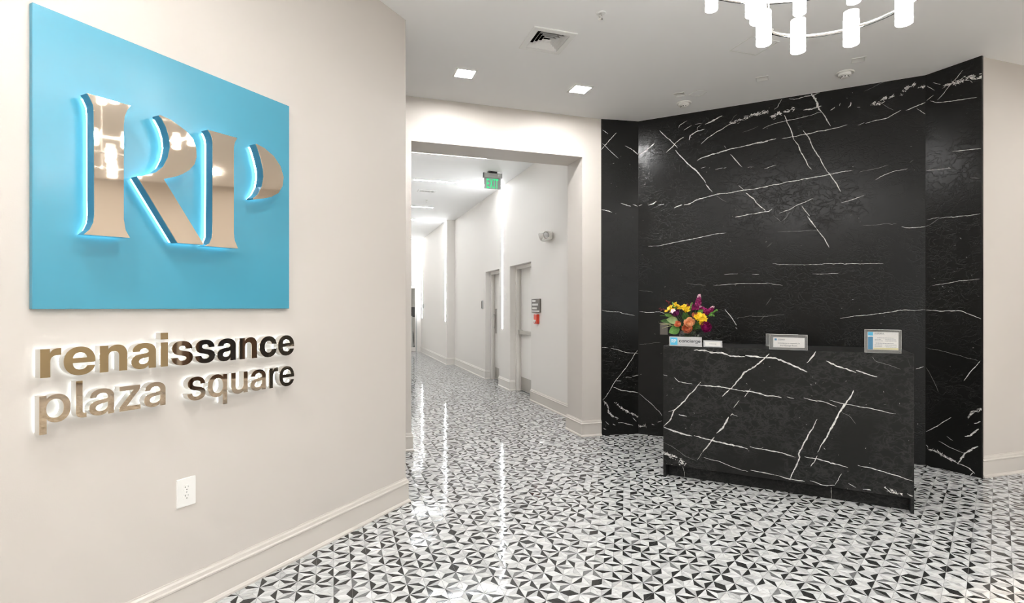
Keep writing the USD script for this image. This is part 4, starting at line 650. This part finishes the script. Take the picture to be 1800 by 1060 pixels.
print_lines(s, [(0.058, 0.118, 0.127, 0.0028), (0.075, 0.170, 0.103, 0.004), (0.060, 0.098, 0.093, 0.003), (0.120, 0.185, 0.093, 0.003), (0.060, 0.106, 0.083, 0.003), (0.122, 0.185, 0.083, 0.003), (0.066, 0.170, 0.066, 0.004), (0.060, 0.104, 0.056, 0.0025), (0.122, 0.188, 0.056, 0.0025), (0.060, 0.104, 0.048, 0.0025), (0.118, 0.188, 0.048, 0.0025), (0.060, 0.104, 0.041, 0.0025), (0.126, 0.188, 0.041, 0.0025)], 0.0014)
MC, _ = plane(bL, bR)
o = xf('wall_plate', MC @ T(0.28, 1.172, 0), label='dark grey blank switch plate on the black marble behind the flowers', cat='switch plate')
obj('cover_plate', chamfered(sbox(-0.040, -0.064, 0.040, 0.064), 0, 0.006, 0.002), 'plate_brown', o)
obj('rocker', bx(-0.016, 0.016, -0.032, 0.032, 0.0055, 0.0085, 0.001), 'plate_brown', o)

# ------------------------------------------------------------------ flowers in a square glass vase
VX, VY = 0.150, 0.30
v = xf('flower_vase', DK @ T(VX, VY, DTOP), label='square clear glass vase holding the flowers on the desk', cat='vase')
outer = bx(-0.072, 0.072, -0.072, 0.072, 0, 0.122, 0.006)
obj('glass_body', cut(outer, bx(-0.067, 0.067, -0.067, 0.067, 0.010, 0.2)), 'vase_glass', v)
obj('water', bx(-0.0665, 0.0665, -0.0665, 0.0665, 0.0105, 0.085), 'vase_water', v)
rf = np.random.default_rng(21)
def basis(d, up=(0, 0, 1)):
    d = np.asarray(d, float); d /= np.linalg.norm(d); x = np.cross(up, d)
    if np.linalg.norm(x) < 1e-3: x = np.array([1.0, 0, 0])
    x /= np.linalg.norm(x); return frame((0, 0, 0), x, np.cross(d, x), d)
def sheet(nu, nv, fn):
    u, v_ = np.meshgrid(np.linspace(0, 1, nu), np.linspace(-1, 1, nv), indexing='ij'); P = fn(u, v_); v = np.stack(P, -1).reshape(-1, 3); f = []
    for i in range(nu - 1):
        for j in range(nv - 1): a = i * nv + j; f += [(a, a + 1, a + nv + 1), (a, a + nv + 1, a + nv)]
    return trimesh.Trimesh(v, f, process=False)
def rose(R, frill=0.0, layers=((0.24, 3, 22), (0.42, 3, 28), (0.62, 4, 38), (0.82, 5, 52), (1.0, 5, 66)), wide=1.0):
    ms = []
    for r_, n_, end in layers:
        off = rf.uniform(0, 6.28)
        for k in range(n_):
            ph = off + k * 2 * math.pi / n_ + rf.normal(0, 0.08); half = math.pi / n_ * 1.25 * wide; e = math.radians(end + rf.normal(0, 4)); rr = R * r_ * rf.uniform(0.94, 1.06)
            def fn(u, t):
                th = math.pi - 0.35 + (e - (math.pi - 0.35)) * u + 0.16 * t ** 2 * u; a = ph + half * t * (1 - 0.55 * u ** 4)
                r2 = rr * (1 + 0.22 * u ** 5 + frill * np.sin(9 * t + 5 * ph) * u ** 3)
                return r2 * np.sin(th) * np.cos(a), r2 * np.sin(th) * np.sin(a), 0.92 * r2 * np.cos(th)
            ms.append(sheet(7, 7, fn))
    return cat(*ms)
def bloom(Lp, Wp, n=6, tilt=55):
    ms = []
    for k in range(n):
        a = k * 2 * math.pi / n + rf.normal(0, 0.1); ti = math.radians(tilt + rf.normal(0, 6)); W_ = Wp * (1.15 if k % 2 else 0.85)
        def fn(u, t):
            r_ = Lp * u; w = W_ * np.sin(np.pi * np.clip(u * 0.86 + 0.1, 0, 1)) ** 0.8 * t; b = ti * (0.55 + 0.6 * u)
            return r_ * np.sin(b), w, r_ * np.cos(b) + 0.15 * np.abs(w)
        ms.append(tf(sheet(5, 4, fn), Rz(math.degrees(a))))
    return cat(*ms)
def leaf(L_, W_, bend=0.3):
    return sheet(9, 5, lambda u, t: (W_ * t * np.sin(np.pi * np.clip(u, 0.0, 1) ** 0.85) ** 0.9, L_ * u, -bend * L_ * u ** 2 + 0.25 * W_ * np.abs(t)))
def solid_leaf(m, th=0.0006):
    return m
BOT = np.array([VX, VY, DTOP + 0.02])
def flower(name, target, lab, category='flower', group='flowers and leaves in the vase', depth=0.0, r=0.003, m='leaf_dark', seed_in=None):
    """an Xform at the stem's foot in the vase with its stem; returns (thing, head position local, stem direction)"""
    foot = BOT + np.array([rf.uniform(-0.03, 0.03), rf.uniform(-0.03, 0.03), 0]); t = xf(name, DK @ T(*foot), label=lab, cat=category, group=group)
    h = np.array([target[0], VY + depth, target[1]]) - foot; q = np.linspace(0, 1, 9)[:, None]
    neck = np.array([(VX - foot[0]) * 0.6 + h[0] * 0.18, h[1] * 0.3 + (VY - foot[1]) * 0.4, 0.105])
    pts = (1 - q) ** 2 * 0 + 2 * q * (1 - q) * neck + q ** 2 * h
    if r: obj('stem', tube(pts, np.linspace(r, r * 0.7, 9), 6), m, t, smooth=True)
    d = pts[-1] - pts[-2]; return t, h, d / np.linalg.norm(d)
def face(d, toward=0.9): 
    v_ = d + np.array([0, -1, 0.25]) * toward; return basis(v_)
for (x, z), R, m, lab, dep in zip(BOUQUET['roses'], (0.027, 0.040, 0.041, 0.028), ('rose_coral', 'rose_peach', 'rose_coral', 'rose_coral'),
        ('small coral rose at the left of the bouquet', 'large peach rose in the middle of the bouquet', 'coral-peach rose lowest in the bouquet, just above the vase', 'dusky coral rose half hidden behind the yellow blooms'), (-0.06, -0.07, -0.06, 0.02)):
    t, h, d = flower('rose', (x, z), lab, depth=dep)
    obj('blossom', tf(rose(R), T(*h) @ face(d)), m, t, smooth=True)
    for k in range(4): obj('sepal', tf(leaf(R * 1.0, R * 0.22, 0.3), T(*(h - face(d)[:3, 2] * R * 0.8)) @ face(d) @ Rz(90 * k + 20) @ trimesh.transformations.rotation_matrix(0.5, [1, 0, 0])), 'leaf_bright', t)
for pts, lab in zip(BOUQUET['yellow'], ('yellow blooms at the far left of the bouquet', 'yellow blooms at the upper left of the bouquet', 'yellow blooms at the top centre of the bouquet', 'bright yellow blooms right of the peach rose')):
    p = np.mean(pts, 0); dep = -0.05 if 'right' in lab else -0.01; t, h, d = flower('yellow_flower', p, 'cluster of ' + lab, depth=dep)
    for (x, z) in pts + [(p[0] + 0.012, p[1] - 0.012), (p[0] - 0.012, p[1] + 0.012)]:
        c = h + np.array([x - p[0], rf.uniform(-0.02, 0.02), z - p[1]])
        bl = obj('blossom', tf(bloom(0.030, 0.0115), T(*c) @ face(d + rf.normal(0, 0.25, 3), 1.0)), 'petal_yellow', t, smooth=True)
        obj('pedicel', tube([h - d * 0.06, (h - d * 0.02 + c) / 2, c], 0.0013, 5), 'leaf_bright', t)
x, z = BOUQUET['purple']; t, h, d = flower('purple_flower', (x, z), 'dark purple bloom with pale pink petals among the yellow ones', depth=-0.05)
obj('blossom', tf(rose(0.032, 0.06), T(*h) @ face(d)), 'petal_purple', t, smooth=True)
obj('pale_petals', tf(bloom(0.030, 0.011, 5, 62), T(*(h + np.array([-0.012, -0.022, 0.010]))) @ face(d)), 'petal_pale', t, smooth=True)
for pts, lab in zip(BOUQUET['spikes'], ('tall magenta flower spike with a pale pink tip, highest in the bouquet', 'magenta flower spike with pink buds at the right of the bouquet', 'magenta flower spike leaning right in the middle', 'short wine-red flower spike behind the yellow blooms')):
    dep = 0.03; t, h, d = flower('flower_spike', pts[0], lab, depth=dep); P = np.array([[a_ - pts[0][0], 0, b_ - pts[0][1]] for a_, b_ in pts]); P = h + P; n = 46; ms = []; pale = []
    for k in range(n):
        s_ = k / (n - 1); c = (1 - s_) ** 2 * P[0] + 2 * s_ * (1 - s_) * P[1] + s_ ** 2 * P[2]; a = k * 2.4; rr = 0.005 + 0.012 * min(1, s_ * 1.8) * rf.uniform(0.6, 1.25)
        off = np.array([math.cos(a), math.sin(a), 0.25]) * rr; b_ = tf(bloom(0.011 + 0.007 * min(1, s_ * 1.6), 0.0045, 5, 48), T(*(c + off)) @ basis(off + np.array([0, 0, 0.006])))
        (pale if s_ < 0.22 else ms).append(b_)
    obj('florets', cat(*ms), 'petal_magenta', t, kind='stuff', label='dense magenta florets'); obj('tip_florets', cat(*pale), 'petal_pale' if 'short' not in lab else 'petal_magenta', t, kind='stuff', label='tip florets')
x, z = BOUQUET['carn']; t, h, d = flower('carnation', (x, z), 'round magenta carnation low at the right of the bouquet', depth=-0.05)
obj('blossom', tf(rose(0.040, 0.16, ((0.30, 5, 12), (0.5, 7, 20), (0.7, 9, 34), (0.86, 11, 50), (1.0, 12, 68)), 1.5), T(*h) @ face(d)), 'petal_magenta', t, smooth=True)
LM = ('leaf_light', 'leaf_bright', 'leaf_dark', 'leaf_dark', 'leaf_dark', 'leaf_bright', 'leaf_bright', 'leaf_dark')
LS = ((0.10, 0.034), (0.10, 0.042), (0.10, 0.020), (0.10, 0.03), (0.09, 0.03), (0.08, 0.016), (0.07, 0.022), (0.08, 0.03))
LN = ('pale oval leaf left of the small coral rose', 'broad bright green leaf over the left side of the vase', 'dark narrow leaf at the far left', 'dark leaf under the top yellow blooms', 'dark leaf beside the carnation', 'small green leaf below the left yellow blooms', 'green leaf between the magenta spikes', 'dark leaf right of the peach rose')
for (x, z), m, (L_, W_), lab in zip(BOUQUET['leaves'], LM, LS, LN):
    out = np.array([x - VX, -0.05, z - 1.26]); out /= np.linalg.norm(out)
    tip = np.array([x, z]) - np.array([out[0], out[2]]) * L_ * 0.5
    t, h, d = flower('leaf', tip, lab, 'leaf', depth=-0.03 if W_ > 0.03 else 0.0, r=0.002)
    Bm = frame((0, 0, 0), np.cross(out, (0, -1, 0.3)) / np.linalg.norm(np.cross(out, (0, -1, 0.3))), out, (0, 0, 1)); Bm[:3, 2] = np.cross(Bm[:3, 0], Bm[:3, 1])
    lf = leaf(L_, W_, 0.15)
    obj('blade', tf(lf, T(*h) @ Bm), m, t, smooth=True)
    obj('midrib', tube([tf(trimesh.Trimesh([[0, L_ * q, -0.15 * L_ * q * q + 0.0006]]), T(*h) @ Bm).vertices[0] for q in (0.02, 0.3, 0.6, 0.95)], [0.0011, 0.0009, 0.0006, 0.0003], 5), 'leaf_light', t)
GN = ('thin green blade at the upper left', 'pale straw-coloured blade, upper of the left group', 'pale straw-coloured blade, middle of the left group', 'pale straw-coloured blade, lowest at the left', 'green bud spike pointing right', 'short green bud spike pointing right', 'upright green bud spike at the top', 'small green bud spike over the yellow blooms')
for k, (pts, lab) in enumerate(zip(BOUQUET['grass'], GN)):
    (x0, z0), (x1, z1) = pts; t, h, d = flower('grass_blade', (x1, z1), lab, 'leaf', depth=-0.02, r=0.0015); e = h + np.array([x0 - x1, -0.01, z0 - z1]); m = 'grass_pale' if k in (1, 2, 3) else 'leaf_bright'
    if k < 4: obj('blade', tube([h, (h + e) / 2 + [0, 0, 0.004], e], [0.0035, 0.0032, 0.0012], 6), m, t)
    else:
        ms = [tube([h, (h + e) / 2, e], [0.003, 0.0045, 0.002], 6)] + [ball(0.0055, 1, (1, 1, 1.6), h + (e - h) * s_ + rf.normal(0, 0.003, 3)) for s_ in np.linspace(0.2, 1, 9)]
        obj('buds', cat(*ms), m, t)
for pts, lab in zip(BOUQUET['red'], ('wispy dark red twig at the upper left', 'wispy dark red twig at the far left', 'small dark red twig above the centre')):
    t, h, d = flower('red_twig', pts[2], lab, 'twig', depth=0.02, r=0.0015); P = [h + np.array([x - pts[2][0], 0, z - pts[2][1]]) for x, z in pts[::-1]]
    ms = [tube(P, [0.0014, 0.0011, 0.0006], 5)] + [ball(0.0042, 1, (1, 1, 1.5), P[1] + (P[2] - P[1]) * s_ + rf.normal(0, 0.006, 3)) for s_ in np.linspace(-0.3, 1, 16)]
    obj('twig', cat(*ms), 'stem_red', t)

# ------------------------------------------------------------------ ceiling fittings
def downlight(c, lab, grp=None):
    t = xf('downlight', T(c[0], c[1], C1), label=lab, cat='ceiling light', group=grp)
    obj('trim', cut(bx(-0.098, 0.098, -0.098, 0.098, -0.005, 0.002, 0.002), bx(-0.078, 0.078, -0.078, 0.078, -0.1, 0.1)), 'white_metal', t)
    obj('reflector', cut(bx(-0.081, 0.081, -0.081, 0.081, -0.003, 0.075), bx(-0.077, 0.077, -0.077, 0.077, -0.1, 0.070)), 'white_metal', t)
    obj('lens', bx(-0.0765, 0.0765, -0.0765, 0.0765, 0.000, 0.004), 'downlight_lens', t, label='glowing square lens')
DLN = ['glowing square recessed light nearer the sign wall', 'glowing square recessed light nearer the black marble']
DLN += ['unseen square recessed light added behind the viewpoint to fill the lobby'] * 14
for c, l in zip(DL, DLN): downlight(c, l, 'recessed lights added behind the viewpoint' if 'behind' in l else 'recessed lobby lights by the opening')
vt = xf('ceiling_vent', T(1.575, 3.913, C1), label='square white air vent with four nested louvres in the lobby ceiling', cat='air vent')
def sqring(s0, s1, z0, z1):  # sloping square louvre from half-size s0 at z0 to s1 at z1
    c = [(-1, -1), (1, -1), (1, 1), (-1, 1)]; v = [(x * s0, y * s0, z0) for x, y in c] + [(x * s1, y * s1, z1) for x, y in c]
    v += [(x * (s0 - 0.0016), y * (s0 - 0.0016), z0) for x, y in c] + [(x * (s1 - 0.0016), y * (s1 - 0.0016), z1) for x, y in c]; f = []
    for k in range(4):
        l = (k + 1) % 4; f += [(k, l, 4 + l), (k, 4 + l, 4 + k), (8 + k, 12 + l, 8 + l), (8 + k, 12 + k, 12 + l), (k, 8 + l, l), (k, 8 + k, 8 + l), (4 + k, 4 + l, 12 + l), (4 + k, 12 + l, 12 + k)]
    return trimesh.Trimesh(np.array(v), f, process=False)
obj('frame', cut(bx(-0.175, 0.175, -0.18, 0.18, -0.010, 0.0, 0.004), bx(-0.130, 0.130, -0.135, 0.135, -0.1, 0.1)), 'white_metal', vt)
for s in (0.128, 0.102, 0.076, 0.050): obj('louvre', sqring(s - 0.022, s, 0.022, -0.006), 'white_metal', vt)
obj('centre_plate', bx(-0.024, 0.024, -0.024, 0.024, -0.008, -0.003, 0.002), 'white_metal', vt)
obj('duct', cut(bx(-0.140, 0.140, -0.140, 0.140, 0.0, 0.12), bx(-0.136, 0.136, -0.136, 0.136, -0.1, 0.115)), 'dark_void', vt, label='dark inside of the duct')
def smoke(c, lab, s=1.0):
    t = xf('smoke_detector', T(c[0], c[1], C1), label=lab, cat='smoke detector', group='smoke detectors along the black marble')
    obj('base', lathe([(0, 0.0005), (0.072 * s, 0.0005), (0.075 * s, -0.004), (0.070 * s, -0.010), (0, -0.010)][::-1], 40), 'white_plastic', t, smooth=35)
    obj('head', lathe([(0, -0.048 * s), (0.026 * s, -0.047 * s), (0.031 * s, -0.043 * s), (0.033 * s, -0.034 * s), (0.050 * s, -0.028 * s), (0.052 * s, -0.009), (0, -0.009)], 40), 'white_plastic', t, smooth=35)
    for k in range(8):
        a = k * math.pi / 4; obj('vent_slot', tf(bx(-0.006 * s, 0.006 * s, -0.002, 0.002, -0.0425 * s, -0.0355 * s), Rz(math.degrees(a)) @ T(0, -0.032 * s, 0)), 'dark_plastic', t)
smoke((3.365, 4.674), 'white domed smoke detector at the left end of the black marble', 1.0)
smoke((4.28, 3.631), 'white domed smoke detector at the right end of the black marble', 1.0)
def sprinkler(c, z, lab):
    t = xf('sprinkler', T(c[0], c[1], z), label=lab, cat='sprinkler')
    obj('escutcheon', lathe([(0.022, -0.004), (0.034, -0.002), (0.036, 0.0005), (0, 0.0005)], 32), 'white_metal', t, smooth=35)
    obj('frame_arms', cat(cyl(0.009, -0.016, 0.0, 12), tube([(-0.010, 0, -0.014), (-0.013, 0, -0.026), (-0.004, 0, -0.040)], 0.0022, 6), tube([(0.010, 0, -0.014), (0.013, 0, -0.026), (0.004, 0, -0.040)], 0.0022, 6)), 'chrome', t)
    obj('deflector', cyl(0.015, -0.0425, -0.040, 16), 'chrome', t)
sprinkler((1.784, 3.431), C1, 'white pendent sprinkler in the lobby ceiling beside the vent')
sprinkler((1.77, 10.85), C2, 'small sprinkler in the corridor ceiling')
PTN = ('small square recessed spotlight at the left over the desk', 'small square recessed spotlight in the middle over the desk', 'small square recessed spotlight at the right over the desk')
for c, l in zip(POTS, PTN):
    t = xf('spotlight', T(c[0], c[1], C1) @ Rz(-46), label=l, cat='ceiling light', group='small square spotlights over the desk')
    obj('trim', cut(bx(-0.052, 0.052, -0.052, 0.052, -0.004, 0.001, 0.0015), bx(-0.045, 0.045, -0.045, 0.045, -0.1, 0.1)), 'white_metal', t)
    obj('housing', cut(bx(-0.0475, 0.0475, -0.0475, 0.0475, -0.002, 0.040), bx(-0.0445, 0.0445, -0.0445, 0.0445, -0.1, 0.036)), 'white_metal', t)
    obj('lens', cyl(0.030, 0.030, 0.0362, 24), 'lamp_lens', t)
ap = lambda w, d, x, y, z: cat(cut(bx(-w / 2, w / 2, -d / 2, d / 2, z - 0.003, z, 0.0008), bx(-w / 2 + 0.012, w / 2 - 0.012, -d / 2 + 0.012, d / 2 - 0.012, z - 0.1, z + 0.1)))
t = xf('access_panel', T(3.16, 3.485, C1), label='flush white access panel in the ceiling beside the chandelier', cat='access panel')
obj('frame', ap(0.27, 0.25, 0, 0, 0), 'white_metal', t); obj('door', bx(-0.122, 0.122, -0.112, 0.112, -0.0015, 0.0), 'ceiling_paint', t)
t = xf('ceiling_plate', T(3.345, 4.42, C1), label='small flush square plate in the ceiling beside the left smoke detector', cat='ceiling plate')
obj('frame', ap(0.13, 0.13, 0, 0, 0), 'white_metal', t); obj('cover', bx(-0.052, 0.052, -0.052, 0.052, -0.0015, 0.0), 'ceiling_paint', t)
t = xf('corridor_vent', T(1.635, 10.0, C2), label='narrow slotted air vent in the corridor ceiling', cat='air vent')
obj('frame', cut(bx(-0.165, 0.165, -0.095, 0.095, -0.008, 0, 0.002), bx(-0.128, 0.128, -0.058, 0.058, -0.1, 0.1)), 'white_metal', t)
for k in range(9): obj('louvre', tf(bx(-0.010, 0.010, -0.057, 0.057, -0.001, 0.001), T(-0.112 + 0.028 * k, 0, -0.002) @ trimesh.transformations.rotation_matrix(0.7, [0, 1, 0])), 'white_metal', t)
obj('duct', cut(bx(-0.14, 0.14, -0.07, 0.07, 0, 0.1), bx(-0.137, 0.137, -0.067, 0.067, -0.1, 0.095)), 'dark_void', t)

# ---- chandelier: three tiers of rings with glowing glass tubes
ch = xf('chandelier', T(1.832, 1.574, 2.58), label='tiered chrome ring chandelier with glowing glass tubes', cat='chandelier')
HT = C1 - 2.58
obj('canopy', lathe([(0, -0.03), (0.10, -0.03), (0.11, -0.02), (0.11, 0.0), (0, 0.0)], 40).apply_translation((0, 0, HT)), 'chrome', ch, smooth=35)
TIERS = [(0.294, 0.0, [129, 91, 51, 12, -28, -68, -108, -149, 170], -YAW), (0.66, 0.35, [94 - 20 * k for k in range(18)], -YAW), (0.45, 0.66, [10 + 30 * k for k in range(12)], 0)]
def shade(R, z, deg):
    M_ = Rz(deg) @ T(R, 0, z); a = 0.030
    s = obj('glass_tube', tf(lathe([(0, 0.034), (a, 0.034), (a, -0.066), (a - 0.002, -0.068), (0, -0.068)][::-1], 24), M_), 'chandelier_glass', ch, smooth=35)
    obj('clear_rim', tf(lathe([(a - 0.004, 0.0345), (a, 0.0345), (a, 0.070), (a - 0.004, 0.070), (a - 0.004, 0.0345)], 24), M_), 'tube_rim', s, smooth=35, label='clearer upper rim of the glass tube')
    obj('bubble_band', tf(lathe([(a + 0.0004, -0.050), (a + 0.0006, -0.046), (a + 0.0006, -0.040), (a + 0.0004, -0.036)], 24), M_), 'tube_rim', s, smooth=35, label='band of bubbles in the glass')
    obj('cap', tf(cat(cyl(0.010, -0.012, 0.030, 12), cyl(a - 0.0045, 0.046, 0.049, 20)), M_), 'chrome', s)
for R, z, angs, off in TIERS:
    obj('ring', ringtube(R, 0.0075, 96, 10).apply_translation((0, 0, z)), 'chrome', ch, smooth=True)
    if z > 0.1: obj('added_uplight', cut(cyl(R + 0.005, z + 0.0068, z + 0.0095, 96), cyl(R - 0.005, -1, 2, 96)), 'added_ring_light', ch, label='thin light line added on top of the ring to brighten the ceiling')
    for d_ in angs: shade(R, z, d_ + off)
rods = ((118 - YAW), 0, -120)
for d_ in (118 - YAW, -2 - YAW, -122 - YAW):
    c, s_ = math.cos(math.radians(d_)), math.sin(math.radians(d_))
    obj('rod', tube([(0.294 * c, 0.294 * s_, 0.0), (0.36 * c, 0.36 * s_, 0.66)], 0.0032, 8), 'chrome', ch, smooth=True)
    obj('collar', cyl(0.008, -0.009, 0.013, 12).apply_translation((0.294 * c, 0.294 * s_, 0)), 'chrome', ch)
    obj('rod', tube([(0.36 * c, 0.36 * s_, 0.66), (0.08 * c, 0.08 * s_, HT - 0.03)], 0.0032, 8), 'chrome', ch, smooth=True)
    obj('spoke', tube([(0.36 * c, 0.36 * s_, 0.66), (0.45 * c, 0.45 * s_, 0.66)], 0.004, 8), 'chrome', ch, smooth=True)
    obj('spoke', tube([(0.329 * c, 0.329 * s_, 0.35), (0.66 * c, 0.66 * s_, 0.35)], 0.004, 8), 'chrome', ch, smooth=True)

# ------------------------------------------------------------------ corridor fittings
W_LED = 0.038
def led(run, drop, lab):
    t = xf('led_line', label=lab, cat='light line', group='light lines in the corridor')
    if run: obj('ceiling_run', bx(run[0], run[1], run[2] - W_LED / 2, run[2] + W_LED / 2, C2 - 0.004, C2 + 0.001), 'led_diffuser', t, label='glowing ceiling length')
    if drop: obj('wall_run', bx(drop[0] - 0.004, drop[0] + 0.001, drop[1] - W_LED / 2, drop[1] + W_LED / 2, drop[2], C2 - 0.001), 'led_diffuser', t, label='glowing wall length')
led((KL + 0.02, 2.10, 7.53), None, 'glowing ceiling light line nearest the opening')
led((1.285, KX, 9.18), (KX, 9.18, 1.03), 'glowing light line crossing the ceiling and running down between the doors')
led((KL + 0.02, 2.03, 11.62), None, 'short glowing ceiling light line beyond the corridor vent')
led((1.0, JX, 13.34), (JX, 13.34, 1.06), 'glowing light line running down the wall just past the corridor jog')
led((KL + 0.02, 2.02, 15.05), None, 'small far glowing ceiling light line')
led((1.0, JX, 17.05), (JX, 17.05, 1.08), 'glowing light line at the far end of the corridor')
t = xf('exit_sign', T(2.39, 8.26, C2), label='green lit exit sign hanging from the corridor ceiling', cat='exit sign')
obj('canopy', bx(-0.072, 0.072, -0.035, 0.035, -0.024, 0.0, 0.003), 'dark_plastic', t)
obj('housing', bx(-0.145, 0.145, -0.028, 0.028, -0.100, -0.026, 0.004), 'grey_metal', t)
for x0 in (-0.150, 0.145): obj('end_cap', bx(x0, x0 + 0.006, -0.030, 0.030, -0.102, -0.022, 0.002), 'dark_plastic', t)
obj('panel', bx(-0.135, 0.135, -0.004, 0.004, -0.272, -0.100), 'frosted', t)
g = unary_union([s for _, s in word('EXIT', 700, -0.098, 0.098, -0.262, capital=0.150)])
obj('lettering', tf(prism(g, 0, 0.0015), FR @ T(0, 0, 0.0042)), 'exit_green', t, label='glowing green letters EXIT')
def corridor_wall(y, z): return frame((KX, y, z), (0, -1, 0), (0, 0, 1), (-1, 0, 0))      # x towards the lobby, z out of the wall
t = xf('emergency_light', corridor_wall(6.98, 2.385), label='white emergency light with two round lamps on the corridor wall', cat='emergency light')
obj('body', bx(-0.15, 0.15, -0.055, 0.055, 0.0, 0.075, 0.018), 'cream_plastic', t)
for x in (-0.105, 0.105):
    M_ = T(x, 0.012, 0.07) @ trimesh.transformations.rotation_matrix(math.radians(35 if x > 0 else -35), [0, 1, 0]) @ trimesh.transformations.rotation_matrix(math.radians(20), [1, 0, 0])
    l = obj('lamp_head', tf(lathe([(0, -0.03), (0.040, -0.03), (0.052, 0.0), (0.055, 0.030), (0.050, 0.034), (0.046, 0.028), (0, 0.026)], 28), M_), 'cream_plastic', t, smooth=40)
    obj('lens', tf(lathe([(0, 0.0265), (0.044, 0.0275), (0.036, 0.036), (0.018, 0.041), (0, 0.042)], 24), M_), 'lamp_lens', l, smooth=True)
obj('test_button', tf(cyl(0.006, 0.074, 0.080, 12), T(0.03, -0.03, 0)), 'fire_red', t)
t = xf('room_sign', corridor_wall(7.46, 1.43), label='dark room sign with three lines of raised white print', cat='sign')
obj('plate', bx(-0.17, 0.17, -0.10, 0.10, 0, 0.022, 0.002), 'plate_brown', t)
for row in ((-0.14, 0.0, 0.055, 0.030), (-0.14, 0.10, 0.002, 0.030), (-0.14, 0.06, -0.052, 0.028)): print_lines(t, [row], 0.0225, 'print_white', 'print_line')
obj('white_stripe', bx(-0.16, 0.15, -0.086, -0.072, 0.0215, 0.0228), 'print_white', t)
t = xf('fire_alarm_pull', corridor_wall(7.42, 1.235), label='red fire alarm pull box below the room sign', cat='fire alarm')
obj('box', bx(-0.06, 0.06, -0.07, 0.07, 0, 0.045, 0.006), 'fire_red', t)
obj('handle', cat(bx(-0.035, 0.035, -0.035, -0.010, 0.044, 0.058, 0.004), bx(-0.008, 0.008, -0.06, -0.02, 0.044, 0.055, 0.003)), 'print_white', t)
t = xf('wall_switch', corridor_wall(8.98, 1.59), label='small white wall switch between the light line and the near door', cat='switch')
obj('cover_plate', bx(-0.04, 0.04, -0.06, 0.06, 0, 0.006, 0.002), 'white_plastic', t); obj('rocker', bx(-0.016, 0.016, -0.033, 0.033, 0.005, 0.010, 0.001), 'white_plastic', t)
t = xf('card_reader', corridor_wall(10.50, 1.46), label='narrow grey card reader beside the far corridor door', cat='card reader')
obj('body', bx(-0.045, 0.045, -0.085, 0.085, 0, 0.022, 0.006), 'grey_metal', t); obj('front', bx(-0.03, 0.03, -0.07, 0.07, 0.021, 0.024, 0.001), 'plate_brown', t)
t = xf('thermostat', frame((JX, 16.75, 1.45), (0, -1, 0), (0, 0, 1), (-1, 0, 0)), label='small grey wall control near the far end of the corridor', cat='wall control')
obj('body', bx(-0.06, 0.06, -0.06, 0.06, 0, 0.03, 0.006), 'grey_metal', t); obj('display', bx(-0.035, 0.035, -0.02, 0.035, 0.029, 0.032), 'dark_plastic', t)
